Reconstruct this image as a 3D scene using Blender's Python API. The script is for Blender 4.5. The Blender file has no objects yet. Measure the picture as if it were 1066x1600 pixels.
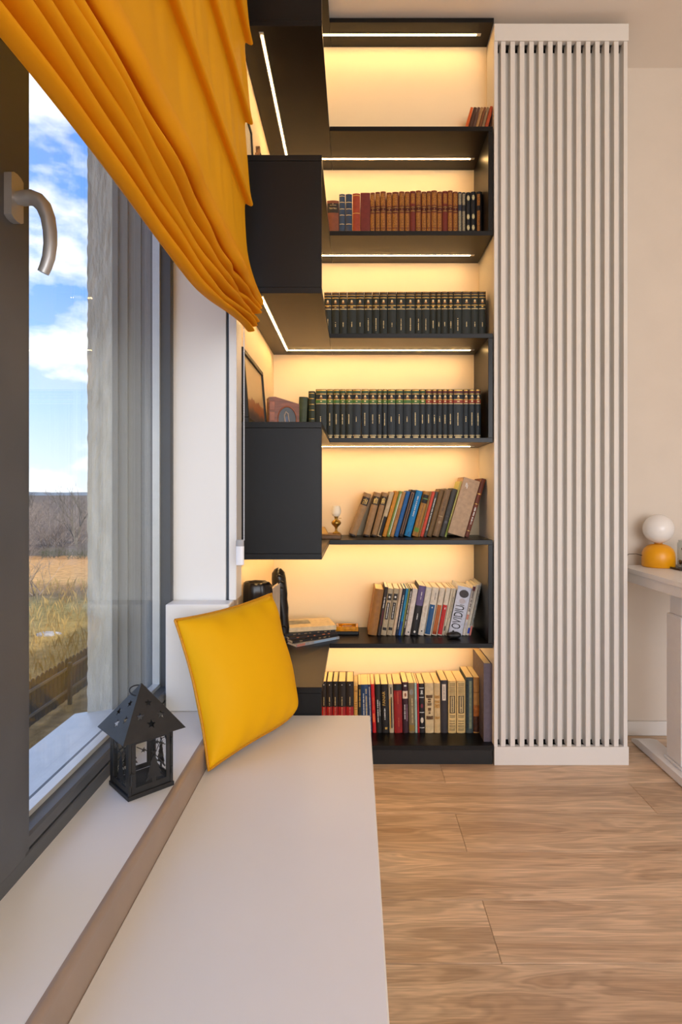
import bpy, bmesh, math, random
from mathutils import Vector, Matrix
random.seed(7)
scn = bpy.context.scene
C = scn.collection
PI = math.pi

# ------------------------------------------------------------------ camera
H = 1.0625           # camera height above the floor
F = 900.0            # focal length in pixels of a 1066 x 1600 frame
cam_d = bpy.data.cameras.new('camera'); cam = bpy.data.objects.new('camera', cam_d); C.objects.link(cam)
cam.location = (0, 0, H); cam.rotation_euler = (PI/2, 0, 0)
cam_d.sensor_fit = 'HORIZONTAL'; cam_d.sensor_width = 36.0; cam_d.lens = F/1066*36
cam_d.shift_x = -23/1066; cam_d.shift_y = -30/1066
cam_d.clip_start = 0.02; cam_d.clip_end = 3000
scn.camera = cam

# ------------------------------------------------------------------ world, sun, exposure
scn.view_settings.view_transform = 'Standard'
scn.view_settings.look = 'None'
scn.view_settings.gamma = 1.0
scn.view_settings.use_curve_mapping = False
scn.view_settings.exposure = 0.15

def s2l(c):
    return tuple((x/12.92 if x <= 0.04045 else ((x+0.055)/1.055)**2.4) for x in [v/255 for v in c])

W = bpy.data.worlds.new('sky'); scn.world = W; W.use_nodes = True
nt = W.node_tree; nt.nodes.clear()
N = nt.nodes.new; L = nt.links.new
tc = N('ShaderNodeTexCoord'); sep = N('ShaderNodeSeparateXYZ'); L(tc.outputs['Generated'], sep.inputs[0])
ramp = N('ShaderNodeValToRGB'); L(sep.outputs['Z'], ramp.inputs[0])
e = ramp.color_ramp.elements
e[0].position = 0.0; e[0].color = (*s2l((216, 224, 236)), 1)
e[1].position = 0.75; e[1].color = (*s2l((92, 140, 232)), 1)
x = e.new(0.13); x.color = (*s2l((176, 202, 242)), 1)
x = e.new(0.32); x.color = (*s2l((118, 166, 244)), 1)
mp = N('ShaderNodeMapping'); mp.inputs['Scale'].default_value = (1, 1, 2.0); mp.inputs['Location'].default_value = (0.35, 0.1, 0.21)
L(tc.outputs['Generated'], mp.inputs[0])
no = N('ShaderNodeTexNoise'); no.inputs['Scale'].default_value = 4.4; no.inputs['Detail'].default_value = 9; no.inputs['Roughness'].default_value = 0.55
L(mp.outputs[0], no.inputs['Vector'])
cr = N('ShaderNodeValToRGB'); cr.color_ramp.elements[0].position = 0.495; cr.color_ramp.elements[1].position = 0.62
L(no.outputs[0], cr.inputs[0])
mx = N('ShaderNodeMix'); mx.data_type = 'RGBA'
L(cr.outputs[0], mx.inputs[0]); L(ramp.outputs[0], mx.inputs[6]); mx.inputs[7].default_value = (0.98, 0.98, 1.0, 1)
bg = N('ShaderNodeBackground'); bg.inputs['Strength'].default_value = 1.6
L(mx.outputs[2], bg.inputs[0])
wo = N('ShaderNodeOutputWorld'); L(bg.outputs[0], wo.inputs[0])

def light(name, kind, loc, rot, **kw):
    d = bpy.data.lights.new(name, kind); o = bpy.data.objects.new(name, d); C.objects.link(o)
    o.location = loc; o.rotation_euler = rot
    for k, v in kw.items(): setattr(d, k, v)
    return o
# sun behind the house: lights the field, never reaches the window
sun = light('sun', 'SUN', (20, 10, 30), (0, 0, 0), energy=3.2, angle=0.02, color=(1.0, 0.94, 0.84))
sun.rotation_euler = Vector((-0.75, 0.25, -0.6)).to_track_quat('-Z', 'Y').to_euler()
# unseen fill light added behind the camera to brighten the room
light('rear_fill_light', 'AREA', (1.45, -3.02, 1.45), (PI/2, 0, 0), shape='RECTANGLE', size=2.9, size_y=2.4, energy=98, color=(.985, 0.985, .985))

# ------------------------------------------------------------------ helpers
MATS = {}
def mat(name, rgb, rough=0.6, metal=0.0, var=0.06, vscale=30, bump=0.0, bscale=200, spec=0.5, emit=None, estr=0, stretch=(1, 1, 1), coat=0):
    if name in MATS: return MATS[name]
    m = bpy.data.materials.new(name); m.use_nodes = True; t = m.node_tree; t.nodes.clear()
    out = t.nodes.new('ShaderNodeOutputMaterial'); b = t.nodes.new('ShaderNodeBsdfPrincipled')
    t.links.new(b.outputs[0], out.inputs[0])
    col = s2l(rgb)
    b.inputs['Roughness'].default_value = rough; b.inputs['Metallic'].default_value = metal
    b.inputs['Specular IOR Level'].default_value = spec; b.inputs['Coat Weight'].default_value = coat
    b.inputs['Base Color'].default_value = (*col, 1)
    if var or bump:
        tcn = t.nodes.new('ShaderNodeTexCoord'); mpn = t.nodes.new('ShaderNodeMapping'); mpn.inputs['Scale'].default_value = stretch
        t.links.new(tcn.outputs['Object'], mpn.inputs[0])
    if var:
        n = t.nodes.new('ShaderNodeTexNoise'); n.inputs['Scale'].default_value = vscale; n.inputs['Detail'].default_value = 5
        t.links.new(mpn.outputs[0], n.inputs['Vector'])
        r = t.nodes.new('ShaderNodeValToRGB'); r.color_ramp.elements[0].position = .3; r.color_ramp.elements[1].position = .7
        r.color_ramp.elements[0].color = (*[c*(1-var*1.5) for c in col], 1); r.color_ramp.elements[1].color = (*[min(1, c*(1+var*1.5)) for c in col], 1)
        t.links.new(n.outputs[0], r.inputs[0]); t.links.new(r.outputs[0], b.inputs['Base Color'])
    if bump:
        n2 = t.nodes.new('ShaderNodeTexNoise'); n2.inputs['Scale'].default_value = bscale; n2.inputs['Detail'].default_value = 4
        t.links.new(mpn.outputs[0], n2.inputs['Vector'])
        bn = t.nodes.new('ShaderNodeBump'); bn.inputs['Strength'].default_value = bump; bn.inputs['Distance'].default_value = 0.01
        t.links.new(n2.outputs[0], bn.inputs['Height']); t.links.new(bn.outputs[0], b.inputs['Normal'])
    if emit:
        b.inputs['Emission Color'].default_value = (*emit, 1); b.inputs['Emission Strength'].default_value = estr
    MATS[name] = m
    return m

class MB:
    def __init__(s): s.v = []; s.f = []
    def add(s, vs, fs):
        k = len(s.v); s.v += [tuple(p) for p in vs]; s.f += [tuple(i+k for i in q) for q in fs]; return s
    def box(s, x0, x1, y0, y1, z0, z1, c=0.0):
        if c <= 0:
            vs = [(x, y, z) for z in (z0, z1) for y in (y0, y1) for x in (x0, x1)]
            return s.add(vs, [(0, 2, 3, 1), (4, 5, 7, 6), (0, 1, 5, 4), (2, 6, 7, 3), (0, 4, 6, 2), (1, 3, 7, 5)])
        bm = bmesh.new(); bmesh.ops.create_cube(bm, size=1)
        bmesh.ops.scale(bm, vec=(x1-x0, y1-y0, z1-z0), verts=bm.verts)
        bmesh.ops.translate(bm, vec=((x0+x1)/2, (y0+y1)/2, (z0+z1)/2), verts=bm.verts)
        bmesh.ops.bevel(bm, geom=bm.edges[:], offset=c, segments=1, affect='EDGES')
        s.bm(bm); bm.free(); return s
    def bm(s, bm, M=None):
        bm.verts.index_update()
        return s.add([(M @ v.co if M else v.co)[:] for v in bm.verts], [[v.index for v in f.verts] for f in bm.faces])
    def tube(s, pts, rad, n=8, cap=True):
        pts = [Vector(p) for p in pts]
        if not hasattr(rad, '__len__'): rad = [rad]*len(pts)
        rings = []; ref = None
        for i, p in enumerate(pts):
            d = (pts[min(i+1, len(pts)-1)] - pts[max(i-1, 0)])
            if d.length < 1e-9: d = Vector((0, 0, 1))
            d.normalize()
            if ref is None:
                ref = Vector((0, 0, 1)) if abs(d.z) < 0.9 else Vector((1, 0, 0))
            u = ref - d*ref.dot(d)
            if u.length < 1e-6: u = d.orthogonal()
            u.normalize(); w = d.cross(u); ref = u
            r = rad[i]; ra, rb = (r if isinstance(r, tuple) else (r, r))
            rings.append([p + u*ra*math.cos(2*PI*k/n) + w*rb*math.sin(2*PI*k/n) for k in range(n)])
        vs = [q for r in rings for q in r]; fs = []
        for i in range(len(rings)-1):
            for k in range(n):
                a = i*n+k; b = i*n+(k+1) % n; fs.append((a, b, b+n, a+n))
        if cap:
            fs.append(tuple(range(n-1, -1, -1))); o = (len(rings)-1)*n; fs.append(tuple(range(o, o+n)))
        return s.add(vs, fs)
    def lathe(s, prof, n=24, c=(0, 0, 0)):
        vs = []; fs = []
        for r, z in prof:
            for k in range(n):
                a = 2*PI*k/n; vs.append((c[0]+r*math.cos(a), c[1]+r*math.sin(a), c[2]+z))
        for i in range(len(prof)-1):
            for k in range(n):
                a = i*n+k; b = i*n+(k+1) % n; fs.append((a, b, b+n, a+n))
        return s.add(vs, fs)
    def prism(s, poly, y0, y1):
        """poly in XZ, extruded along Y"""
        n = len(poly); vs = [(x, y0, z) for x, z in poly]+[(x, y1, z) for x, z in poly]
        fs = [tuple(range(n)), tuple(range(2*n-1, n-1, -1))]
        for i in range(n):
            j = (i+1) % n; fs.append((i, i+n, j+n, j))
        return s.add(vs, fs)
    def xf(s, M):
        s.v = [tuple(M @ Vector(p)) for p in s.v]; return s
    def mesh(s, name, m, smooth=False):
        me = bpy.data.meshes.new(name); me.from_pydata(s.v, [], s.f)
        bm = bmesh.new(); bm.from_mesh(me); bmesh.ops.recalc_face_normals(bm, faces=bm.faces); bm.to_mesh(me); bm.free()
        if m: me.materials.append(m)
        if smooth:
            me.polygons.foreach_set('use_smooth', [True]*len(me.polygons))
        return me
    def build(s, name, m, parent=None, smooth=False, loc=None):
        o = bpy.data.objects.new(name, s.mesh(name, m, smooth)); C.objects.link(o)
        if parent: o.parent = parent
        if loc: o.location = loc
        return o

def tag(o, label=None, cat=None, group=None, kind=None):
    if label: o['label'] = label
    if cat: o['category'] = cat
    if group: o['group'] = group
    if kind: o['kind'] = kind
    return o
def thing(name, label, cat, loc=(0, 0, 0), rot=(0, 0, 0), group=None):
    o = bpy.data.objects.new(name, None); o.empty_display_size = 0.05; C.objects.link(o)
    o.location = loc; o.rotation_euler = rot
    return tag(o, label, cat, group)
def struct(o, label, cat=None):
    return tag(o, label, cat, None, 'structure')
def smooth_angle(o, deg=40):
    me = o.data
    me.polygons.foreach_set('use_smooth', [True]*len(me.polygons))
    try: me.set_sharp_from_angle(angle=math.radians(deg))
    except Exception: pass
    return o
def frange(a, b, n): return [a+(b-a)*i/(n-1) for i in range(n)]

# ------------------------------------------------------------------ layout constants
XL = -0.364      # left wall plane
XR = -0.1027     # room-side edge of the short leg of the bookcase
YF = 2.25        # front of the bookcase
YB = 2.53        # back wall
Y1 = 1.744       # camera-side end of the short leg
XC = 0.541       # white side of the slatted cabinet
ZC = 2.928       # ceiling
XW = -0.53       # inner face of the window frame
ZS = 0.454       # window sill
ZBN = 0.39       # bench top
GZ = -5.0        # ground outside
RX1, RY0 = 3.3, -3.0

wallm = mat('warm_white_wall_paint', (218, 205, 190), 0.75, var=0.015, vscale=6, bump=0.02, bscale=120)
ceilm = mat('ceiling_paint', (240, 230, 219), 0.85, var=0.01, vscale=4)
white = mat('white_lacquer', (235, 233, 227), 0.38, var=0.01, vscale=3)
whitepanel = mat('white_panel_paint', (224, 219, 212), 0.5, var=0.012, vscale=5)
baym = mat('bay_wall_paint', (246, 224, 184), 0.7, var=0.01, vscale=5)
black = mat('black_laminate', (9, 9, 10), 0.36, spec=.34, var=0.08, vscale=60, bump=0.015, bscale=600)
blackmatte = mat('black_edge', (13, 13, 13), 0.5, var=0.05)
anth = mat('anthracite_frame', (82, 85, 88), 0.45, var=0.05, vscale=8, bump=0.02, bscale=400)
alu = mat('brushed_aluminium', (184, 185, 186), 0.4, 0.6, var=0.04, vscale=40)
stuccom = mat('rough_stucco', (226, 215, 192), 0.9, var=0.09, vscale=40, bump=1.0, bscale=70, stretch=(1, 1, .3))

# ------------------------------------------------------------------ room shell
floor = MB().box(-0.8, RX1, RY0-.2, YB+.1, -0.12, -0.02).build('floor', mat('subfloor', (70, 55, 42), .9))
struct(floor, 'light oak plank floor of the room', 'floor')

def plank_material():
    m = bpy.data.materials.new('oak_plank'); m.use_nodes = True; t = m.node_tree; n = t.nodes; l = t.links
    b = n['Principled BSDF']; b.inputs['Roughness'].default_value = 0.42
    tcn = n.new('ShaderNodeTexCoord'); oi = n.new('ShaderNodeObjectInfo')
    cmb = n.new('ShaderNodeCombineXYZ')
    mul = n.new('ShaderNodeMath'); mul.operation = 'MULTIPLY'; mul.inputs[1].default_value = 37.0; l.new(oi.outputs['Random'], mul.inputs[0])
    l.new(mul.outputs[0], cmb.inputs[0]); l.new(mul.outputs[0], cmb.inputs[1])
    add = n.new('ShaderNodeVectorMath'); l.new(tcn.outputs['Object'], add.inputs[0]); l.new(cmb.outputs[0], add.inputs[1])
    mpn = n.new('ShaderNodeMapping'); mpn.inputs['Scale'].default_value = (1.6, 13, 1); l.new(add.outputs[0], mpn.inputs[0])
    big = n.new('ShaderNodeTexNoise'); big.inputs['Scale'].default_value = 1.1; big.inputs['Detail'].default_value = 3; big.inputs['Distortion'].default_value = .8
    l.new(mpn.outputs[0], big.inputs['Vector'])
    rings = n.new('ShaderNodeMath'); rings.operation = 'MULTIPLY'; rings.inputs[1].default_value = 55.0; l.new(big.outputs[0], rings.inputs[0])
    sn = n.new('ShaderNodeMath'); sn.operation = 'SINE'; l.new(rings.outputs[0], sn.inputs[0])
    fine = n.new('ShaderNodeTexNoise'); fine.inputs['Scale'].default_value = 9; fine.inputs['Detail'].default_value = 8
    mp2 = n.new('ShaderNodeMapping'); mp2.inputs['Scale'].default_value = (1.0, 26, 1); l.new(add.outputs[0], mp2.inputs[0]); l.new(mp2.outputs[0], fine.inputs['Vector'])
    r1 = n.new('ShaderNodeValToRGB'); l.new(big.outputs[0], r1.inputs[0])
    r1.color_ramp.elements[0].position = .25; r1.color_ramp.elements[1].position = .75
    r1.color_ramp.elements[0].color = (*s2l((174, 140, 108)), 1); r1.color_ramp.elements[1].color = (*s2l((234, 205, 172)), 1)
    r2 = n.new('ShaderNodeMapRange'); l.new(sn.outputs[0], r2.inputs[0]); r2.inputs[1].default_value = -1; r2.inputs[2].default_value = 1; r2.inputs[3].default_value = .84; r2.inputs[4].default_value = 1.07
    r3 = n.new('ShaderNodeMapRange'); l.new(fine.outputs[0], r3.inputs[0]); r3.inputs[1].default_value = .3; r3.inputs[2].default_value = .7; r3.inputs[3].default_value = .78; r3.inputs[4].default_value = 1.16
    rr = n.new('ShaderNodeMapRange'); l.new(oi.outputs['Random'], rr.inputs[0]); rr.inputs[3].default_value = .9; rr.inputs[4].default_value = 1.08
    m1 = n.new('ShaderNodeMath'); m1.operation = 'MULTIPLY'; l.new(r2.outputs[0], m1.inputs[0]); l.new(r3.outputs[0], m1.inputs[1])
    m2 = n.new('ShaderNodeMath'); m2.operation = 'MULTIPLY'; l.new(m1.outputs[0], m2.inputs[0]); l.new(rr.outputs[0], m2.inputs[1])
    vm = n.new('ShaderNodeVectorMath'); vm.operation = 'SCALE'; l.new(r1.outputs[0], vm.inputs[0]); l.new(m2.outputs[0], vm.inputs['Scale'])
    l.new(vm.outputs[0], b.inputs['Base Color'])
    bn = n.new('ShaderNodeBump'); bn.inputs['Strength'].default_value = .12; bn.inputs['Distance'].default_value = .002
    l.new(fine.outputs[0], bn.inputs['Height']); l.new(bn.outputs[0], b.inputs['Normal'])
    return m
plankm = plank_material()
PW = 0.2025; PL = 1.38
plank_cache = {}
k0 = -21
for k in range(k0, 7):
    ya = 1.2998 + PW*k; yb = min(ya+PW, YB); ya = max(ya, RY0)
    if yb-ya < .01: continue
    off = 0.33 if k % 2 == 0 else 0.33-PL/2-.02
    x = off - 2*PL
    while x < RX1:
        xa, xb = max(x, 0.0), min(x+PL, RX1)
        x += PL
        if xb-xa < .02: continue
        key = (round(xb-xa, 3), round(yb-ya, 3))
        if key not in plank_cache:
            g = .0004
            plank_cache[key] = MB().box(g, xb-xa-g, g, yb-ya-g, -.02, 0, .0012).mesh('plank', plankm)
        o = bpy.data.objects.new('plank', plank_cache[key]); C.objects.link(o); o.location = (xa, ya, 0); o.parent = floor

struct(MB().box(-.85, RX1+.15, RY0-.2, YB+.15, ZC, ZC+.2).build('ceiling', ceilm), 'plain off-white ceiling', 'ceiling')
struct(MB().box(-.85, RX1+.15, YB, YB+.15, GZ, ZC).build('wall_back', wallm), 'warm white back wall behind the desk and shelves', 'wall')
struct(MB().box(RX1, RX1+.15, RY0-.2, YB, GZ, ZC).build('wall_right', wallm), 'warm white side wall opposite the window', 'wall')
# rear wall, its unseen opening added to house the fill light
rw = MB(); rw.box(-.8, 0.0, RY0-.2, RY0, GZ, ZC); rw.box(2.9, RX1, RY0-.2, RY0, GZ, ZC); rw.box(0, 2.9, RY0-.2, RY0, 2.66, ZC); rw.box(0, 2.9, RY0-.2, RY0, GZ, .25)
struct(rw.build('wall_rear', wallm), 'rear wall with a wide opening added for the fill light', 'wall')
w2 = thing('fill_opening_frame', 'unseen white frame added around the rear fill light', None, (1.45, RY0-.1, .25)); tag(w2, kind='structure')  # added frame that goes with the fill light, out of view
for (a, b, c, d) in ((-1.45, 1.45, 0, .06), (-1.45, 1.45, 2.35, 2.41), (-1.45, -1.39, .06, 2.35), (1.39, 1.45, .06, 2.35)):
    MB().box(a, b, .03, .08, c, d).build('frame_bar', white, w2)
# left wall: piers, lintel and apron around the window niche; exterior faces are stucco
WY0, WY1, WZ1 = -1.25, 1.68, 2.62
lw = MB()
lw.box(-.77, XL, RY0-.2, WY0, GZ, ZC); lw.box(-.77, XL, WY1+.002, YB, GZ, ZC); lw.box(-.77, XL, WY0, WY1+.002, WZ1, ZC)
lwo = struct(lw.build('wall_left', wallm), 'white window wall with a deep niche', 'wall')
MB().box(-.77, XL-.004, WY0, WY1, GZ, .40).build('apron', wallm, lwo)
# exterior stucco reveal facing the window opening, with its uneven rendered edge
st = MB(); rnd = random.Random(3); zs = frange(.405, 2.62, 150)
front = []
for z in zs:
    front.append((-.777+rnd.uniform(-.002, .0015), z))
poly = front+[(-.70, 2.62), (-.70, .405)]
st.prism(poly, WY1-.012, WY1)
sto = st.build('stucco_reveal', stuccom, lwo)
# guide rails of the outside shutter beside the stucco
gr = mat('grey_green_guide_rail', (132, 126, 112), .5, var=.03)
for (a, b, y) in ((-.70, -.684, 1.655), (-.684, -.664, 1.664), (-.664, -.655, 1.652), (-.655, -.636, 1.662), (-.636, -.618, 1.655)):
    MB().box(a, b, y, WY1, .43, 2.62).build('shutter_guide', gr, lwo)
MB().box(-.77, 9, YB+.16, 26, GZ, 4.2).build('added_shadow_wing', stuccom, lwo)  # unseen wing added to cast shade over the fence and nearby ground
# trim: reveal lining, shadow gap, corner bead
struct(MB().box(XW, -.3765, WY1-.012, WY1, ZS, WZ1).build('trim_1', white), 'smooth white lining of the window reveal', 'trim')
struct(MB().box(-.3765, -.367, WY1-.002, WY1+.001, ZS, WZ1).build('trim_2', mat('blue_grey_gap', (70, 80, 92), .5)), 'thin dark gap beside the white window lining', 'trim')
struct(MB().box(-.367, -.345, WY1-.016, Y1-.003, .752, ZC, .002).build('trim_3', white), 'narrow white upright strip between window lining and bookcase', 'trim')
struct(MB().box(XW+.001, -.352, 1.60, WY1-.013, ZS+.0005, .752, .0025).build('trim_4', white), 'white boxed upstand at the far end of the window sill', 'trim')
# sill with rounded edge
pr = [(XW-.04, ZBN-.02), (XW-.04, ZS)]
R = .010
for i in range(9):
    a = PI/2*(1-i/8); pr.append((XL-.003-R+R*math.cos(a), ZS-R+R*math.sin(a)))
pr += [(XL-.003, ZBN-.02)]
sill = MB().prism(pr, WY0+.002, WY1-.014).build('trim_5', white); smooth_angle(sill, 50)
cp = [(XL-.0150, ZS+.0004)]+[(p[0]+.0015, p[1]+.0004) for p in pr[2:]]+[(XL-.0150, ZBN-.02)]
se = MB().prism(cp, WY0+.002, WY1-.014).build('shaded_edge', mat('taupe_edge_shade', (158, 138, 122), .32, var=.04, vscale=8), sill); smooth_angle(se, 50)  # shade on the sill's room-facing edge, painted as a taupe strip
struct(sill, 'white window sill with a rounded front edge', 'sill')
# outside ledge
lp = [(-.62, .452), (-.82, .418), (-.82, .39), (-.815, .39), (-.815, .405), (-.62, .43)]
struct(MB().prism(lp, WY0, WY1).build('trim_6', mat('outside_ledge', (234, 226, 212), .35, var=.03)), 'pale metal ledge outside the window', 'ledge')
# baseboard, right of the slatted panel
struct(MB().box(1.066, RX1, YB-.014, YB, 0, .063, .003).build('baseboard_back', whitepanel), 'white baseboard under the desk', 'baseboard')
# bay back walls
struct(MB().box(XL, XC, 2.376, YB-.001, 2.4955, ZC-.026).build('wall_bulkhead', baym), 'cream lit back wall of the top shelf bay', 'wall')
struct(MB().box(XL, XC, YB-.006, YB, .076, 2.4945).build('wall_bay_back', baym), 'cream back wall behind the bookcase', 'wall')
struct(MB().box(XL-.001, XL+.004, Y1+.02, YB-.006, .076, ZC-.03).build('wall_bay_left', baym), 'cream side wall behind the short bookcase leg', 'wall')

# ------------------------------------------------------------------ window
win = thing('window_1', 'anthracite framed window with double glazing above the sill', 'window', (XW, .4, ZS)); tag(win, kind='structure')
def wbox(name, x0, x1, y0, y1, z0, z1, m, parent=win, c=.002):
    o = MB().box(x0, x1, y0, y1, z0, z1, c).build(name, m, parent)
    p = parent
    off = Vector((0, 0, 0))
    while p: off += p.location; p = p.parent
    o.location = -off
    return o
XG1, XG2 = -.556, -.582
# outer frame
wbox('frame', -.62, XW, WY0, WY1-.0125, ZS-.03, ZS+.026, anth); wbox('frame', -.62, XW, WY0, WY1, WZ1-.03, WZ1, anth)
wbox('frame', -.62, XW, 1.66, WY1-.0125, ZS+.026, WZ1-.03, anth); wbox('frame', -.62, XW, WY0, WY0+.05, ZS+.026, WZ1-.03, anth)
wbox('mullion', -.62, XW+.002, .72, .79, ZS+.026, WZ1-.03, anth)
def sash(y0, y1, st0, st1):
    z0, z1 = ZS+.028, WZ1-.032
    s = bpy.data.objects.new('sash', None); C.objects.link(s); s.parent = win; s.empty_display_size = .05
    xf = XW+.003
    wbox('bottom_rail', -.60, xf-.004, y0, y1, z0, z0+.026, anth, s, .004)
    wbox('top_rail', -.60, xf, y0, y1, z1-.06, z1, anth, s, .004)
    wbox('stile', -.60, xf, y0, y0+st0, z0, z1, anth, s, .004)
    wbox('stile', -.60, xf, y1-st1, y1, z0, z1, anth, s, .004)
    gy0, gy1, gz0, gz1 = y0+st0-.006, y1-st1+.006, z0+.02, z1-.054
    # spacer between the two panes
    sp = MB(); a = .010
    sp.box(XG2+.003, XG1-.003, gy0, gy1, gz0, gz0+a+.006); sp.box(XG2+.003, XG1-.003, gy0, gy1, gz1-a, gz1)
    sp.box(XG2+.003, XG1-.003, gy0, gy0+a, gz0+a, gz1-a); sp.box(XG2+.003, XG1-.003, gy1-a-.004, gy1, gz0+a, gz1-a)
    o = sp.build('spacer', mat('spacer_aluminium', (226, 225, 220), .35, .25, var=.02), s); o.location = -Vector(win.location)
    for xg in (XG1, XG2):
        wbox('pane', xg-.002, xg+.002, gy0, gy1, gz0, gz1, glassm, s, 0)
    return s
def glass_material(name='window_glass', f0=.014, tint=(.985, .995, .99), rough=0.0, grow=.75):
    m = bpy.data.materials.new(name); m.use_nodes = True; t = m.node_tree; t.nodes.clear()
    o = t.nodes.new('ShaderNodeOutputMaterial'); mixn = t.nodes.new('ShaderNodeMixShader'); tr = t.nodes.new('ShaderNodeBsdfTransparent'); gl = t.nodes.new('ShaderNodeBsdfGlossy')
    gl.inputs['Roughness'].default_value = rough; tr.inputs[0].default_value = (*tint, 1)
    ge = t.nodes.new('ShaderNodeNewGeometry'); dp = t.nodes.new('ShaderNodeVectorMath'); dp.operation = 'DOT_PRODUCT'
    t.links.new(ge.outputs['Incoming'], dp.inputs[0]); t.links.new(ge.outputs['Normal'], dp.inputs[1])
    def mth(op, a, b):
        q = t.nodes.new('ShaderNodeMath'); q.operation = op
        for k, v in enumerate((a, b)):
            if v is None: continue
            if isinstance(v, (int, float)): q.inputs[k].default_value = v
            else: t.links.new(v, q.inputs[k])
        return q.outputs[0]
    c = mth('ABSOLUTE', dp.outputs['Value'], None); f = mth('POWER', mth('SUBTRACT', 1.0, c), 5.0)
    f = mth('ADD', mth('MULTIPLY', f, grow), f0)      # Fresnel reflectance of one glass face
    t.links.new(f, mixn.inputs[0]); t.links.new(tr.outputs[0], mixn.inputs[1]); t.links.new(gl.outputs[0], mixn.inputs[2]); t.links.new(mixn.outputs[0], o.inputs[0])
    return m
glassm = glass_material()
s_far = sash(.80, 1.668, .133, .02)
sash(WY0+.04, .72, .08, .08)
# a shallow step on the near stile
wbox('stile_lip', XW+.003, XW+.006, .80, .915, ZS+.03, WZ1-.034, anth, s_far, .001)
# handle
hy, hz = .873, 1.509
hd = bpy.data.objects.new('handle', None); C.objects.link(hd); hd.parent = win; hd.location = Vector((XW+.006, hy, hz)) - Vector(win.location)
bp = MB(); outline = []
for i in range(24):
    a = 2*PI*i/24; outline.append((max(-.0155, min(.0155, .036*math.cos(a))), .036*math.sin(a)))
bp.prism(outline, 0, .0115); bp.xf(Matrix(((0, 1, 0, 0), (1, 0, 0, 0), (0, 0, 1, 0), (0, 0, 0, 1))))
b_ = bp.build('base_plate', alu, hd); smooth_angle(b_, 50)
pts = []; rad = []
for q in [(.010, 0), (.02, 0), (.032, .001), (.042, -.003), (.051, -.013), (.0575, -.03), (.0605, -.05), (.061, -.07), (.0585, -.09), (.054, -.104), (.050, -.113)]:
    pts.append((q[0], 0, q[1]))
rad = [.0092, .0115, .0115, .0115, .0112, .0105, .0100, .0096, .0092, .0088, .0084]
lv = MB().tube(pts, [(r*1.0, r*.95) for r in rad], 16).build('lever', alu, hd); smooth_angle(lv, 50)

# ------------------------------------------------------------------ bench
bench = thing('window_bench', 'long white bench under the window sill', 'bench', (-.16, .3, 0))
def rel(o, t): o.location = -Vector(t.location); return o
rel(MB().box(XL-.002, .043, WY0, Y1-.002, ZBN-.036, ZBN, .0025).build('bench_top', white, bench), bench)
rel(MB().box(.010, .028, WY0, Y1-.01, .0, ZBN-.0365).build('front_panel', white, bench), bench)
rel(MB().box(XL-.002, .0095, Y1-.03, Y1-.01, .0, ZBN-.0365).build('end_panel', white, bench), bench)

# ------------------------------------------------------------------ bookcase
case = thing('zigzag_bookcase', 'tall black corner bookcase of L-shaped shelves joined in a zigzag', 'bookcase', (.2, 2.4, 0))
T = .018
tops = [2.918, 2.494, 2.086, 1.685, 1.2775, .878, .4735]
def part(name, x0, x1, y0, y1, z0, z1, m, t, c=.0008):
    return rel(MB().box(x0, x1, y0, y1, z0, z1, c).build(name, m, t), t)
for i, zt in enumerate(tops):
    yb = 2.375 if i == 0 else YB-.0065
    xr = XC-.001 if i == 0 else .536
    part('shelf', XR+.0006, xr, YF, yb, zt-T, zt, black, case)
    part('shelf', XL+.0045, XR, Y1, yb, zt-T, zt, black, case)
for i in (1, 3, 5):     # right-hand uprights
    part('side_panel', .536-T, .536, YF+.0008, YB-.0065, tops[i+1]+.0002, tops[i]-T-.0002, black, case)
for i in (0, 2, 4, 6):  # end panels facing the room
    zb = 0 if i == 6 else tops[i+1]+.0002
    part('end_panel', XL+.0045, XR-.0005, Y1+.0012, Y1+T, zb, tops[i]-T-.0002, black, case)
part('shelf', XR+.0006, XC-.001, YF, YB-.0065, .057, .075, black, case)
part('shelf', XL+.0045, XR, Y1+T+.0005, YB-.0065, .057, .075, black, case)
part('plinth', XR+.01, XC-.006, YF+.004, YF+.022, 0, .0568, blackmatte, case)
part('plinth', XR-T, XR, Y1+T+.001, YF+.022, 0, .0568, blackmatte, case)

# LED profiles
ledm = mat('warm_led_diffuser', (255, 240, 210), .5, var=0, emit=(1.0, .585, .215), estr=56)
def led(label, x0, x1, y0, y1, zt):
    t = thing('led_strip', label, 'light strip', ((x0+x1)/2, (y0+y1)/2, zt), group='warm LED strips under the shelves')
    longx = (x1-x0) > (y1-y0)
    part('housing', x0, x1, y0, y1, zt-.0012, zt-.0001, alu, t, 0)
    e = .0038
    if longx: part('diffuser', x0+.002, x1-.018, y0+e, y1-e, zt-.0020, zt-.0013, ledm, t, 0)
    else: part('diffuser', x0+e, x1-e, y0+.012, y1-.002, zt-.0020, zt-.0013, ledm, t, 0)
ordn = ['top', 'second', 'third', 'fourth', 'fifth', 'sixth', 'seventh']
for i, zt in enumerate(tops):
    zu = zt-T
    yc = 2.31 if i == 0 else 2.437
    led(f'long warm LED strip under the {ordn[i]} black shelf', -.283, .502, yc-.007, yc+.007, zu)
    led(f'short warm LED strip under the window-side leg of the {ordn[i]} black shelf', -.297, -.283, 1.766, yc+.007, zu)

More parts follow.
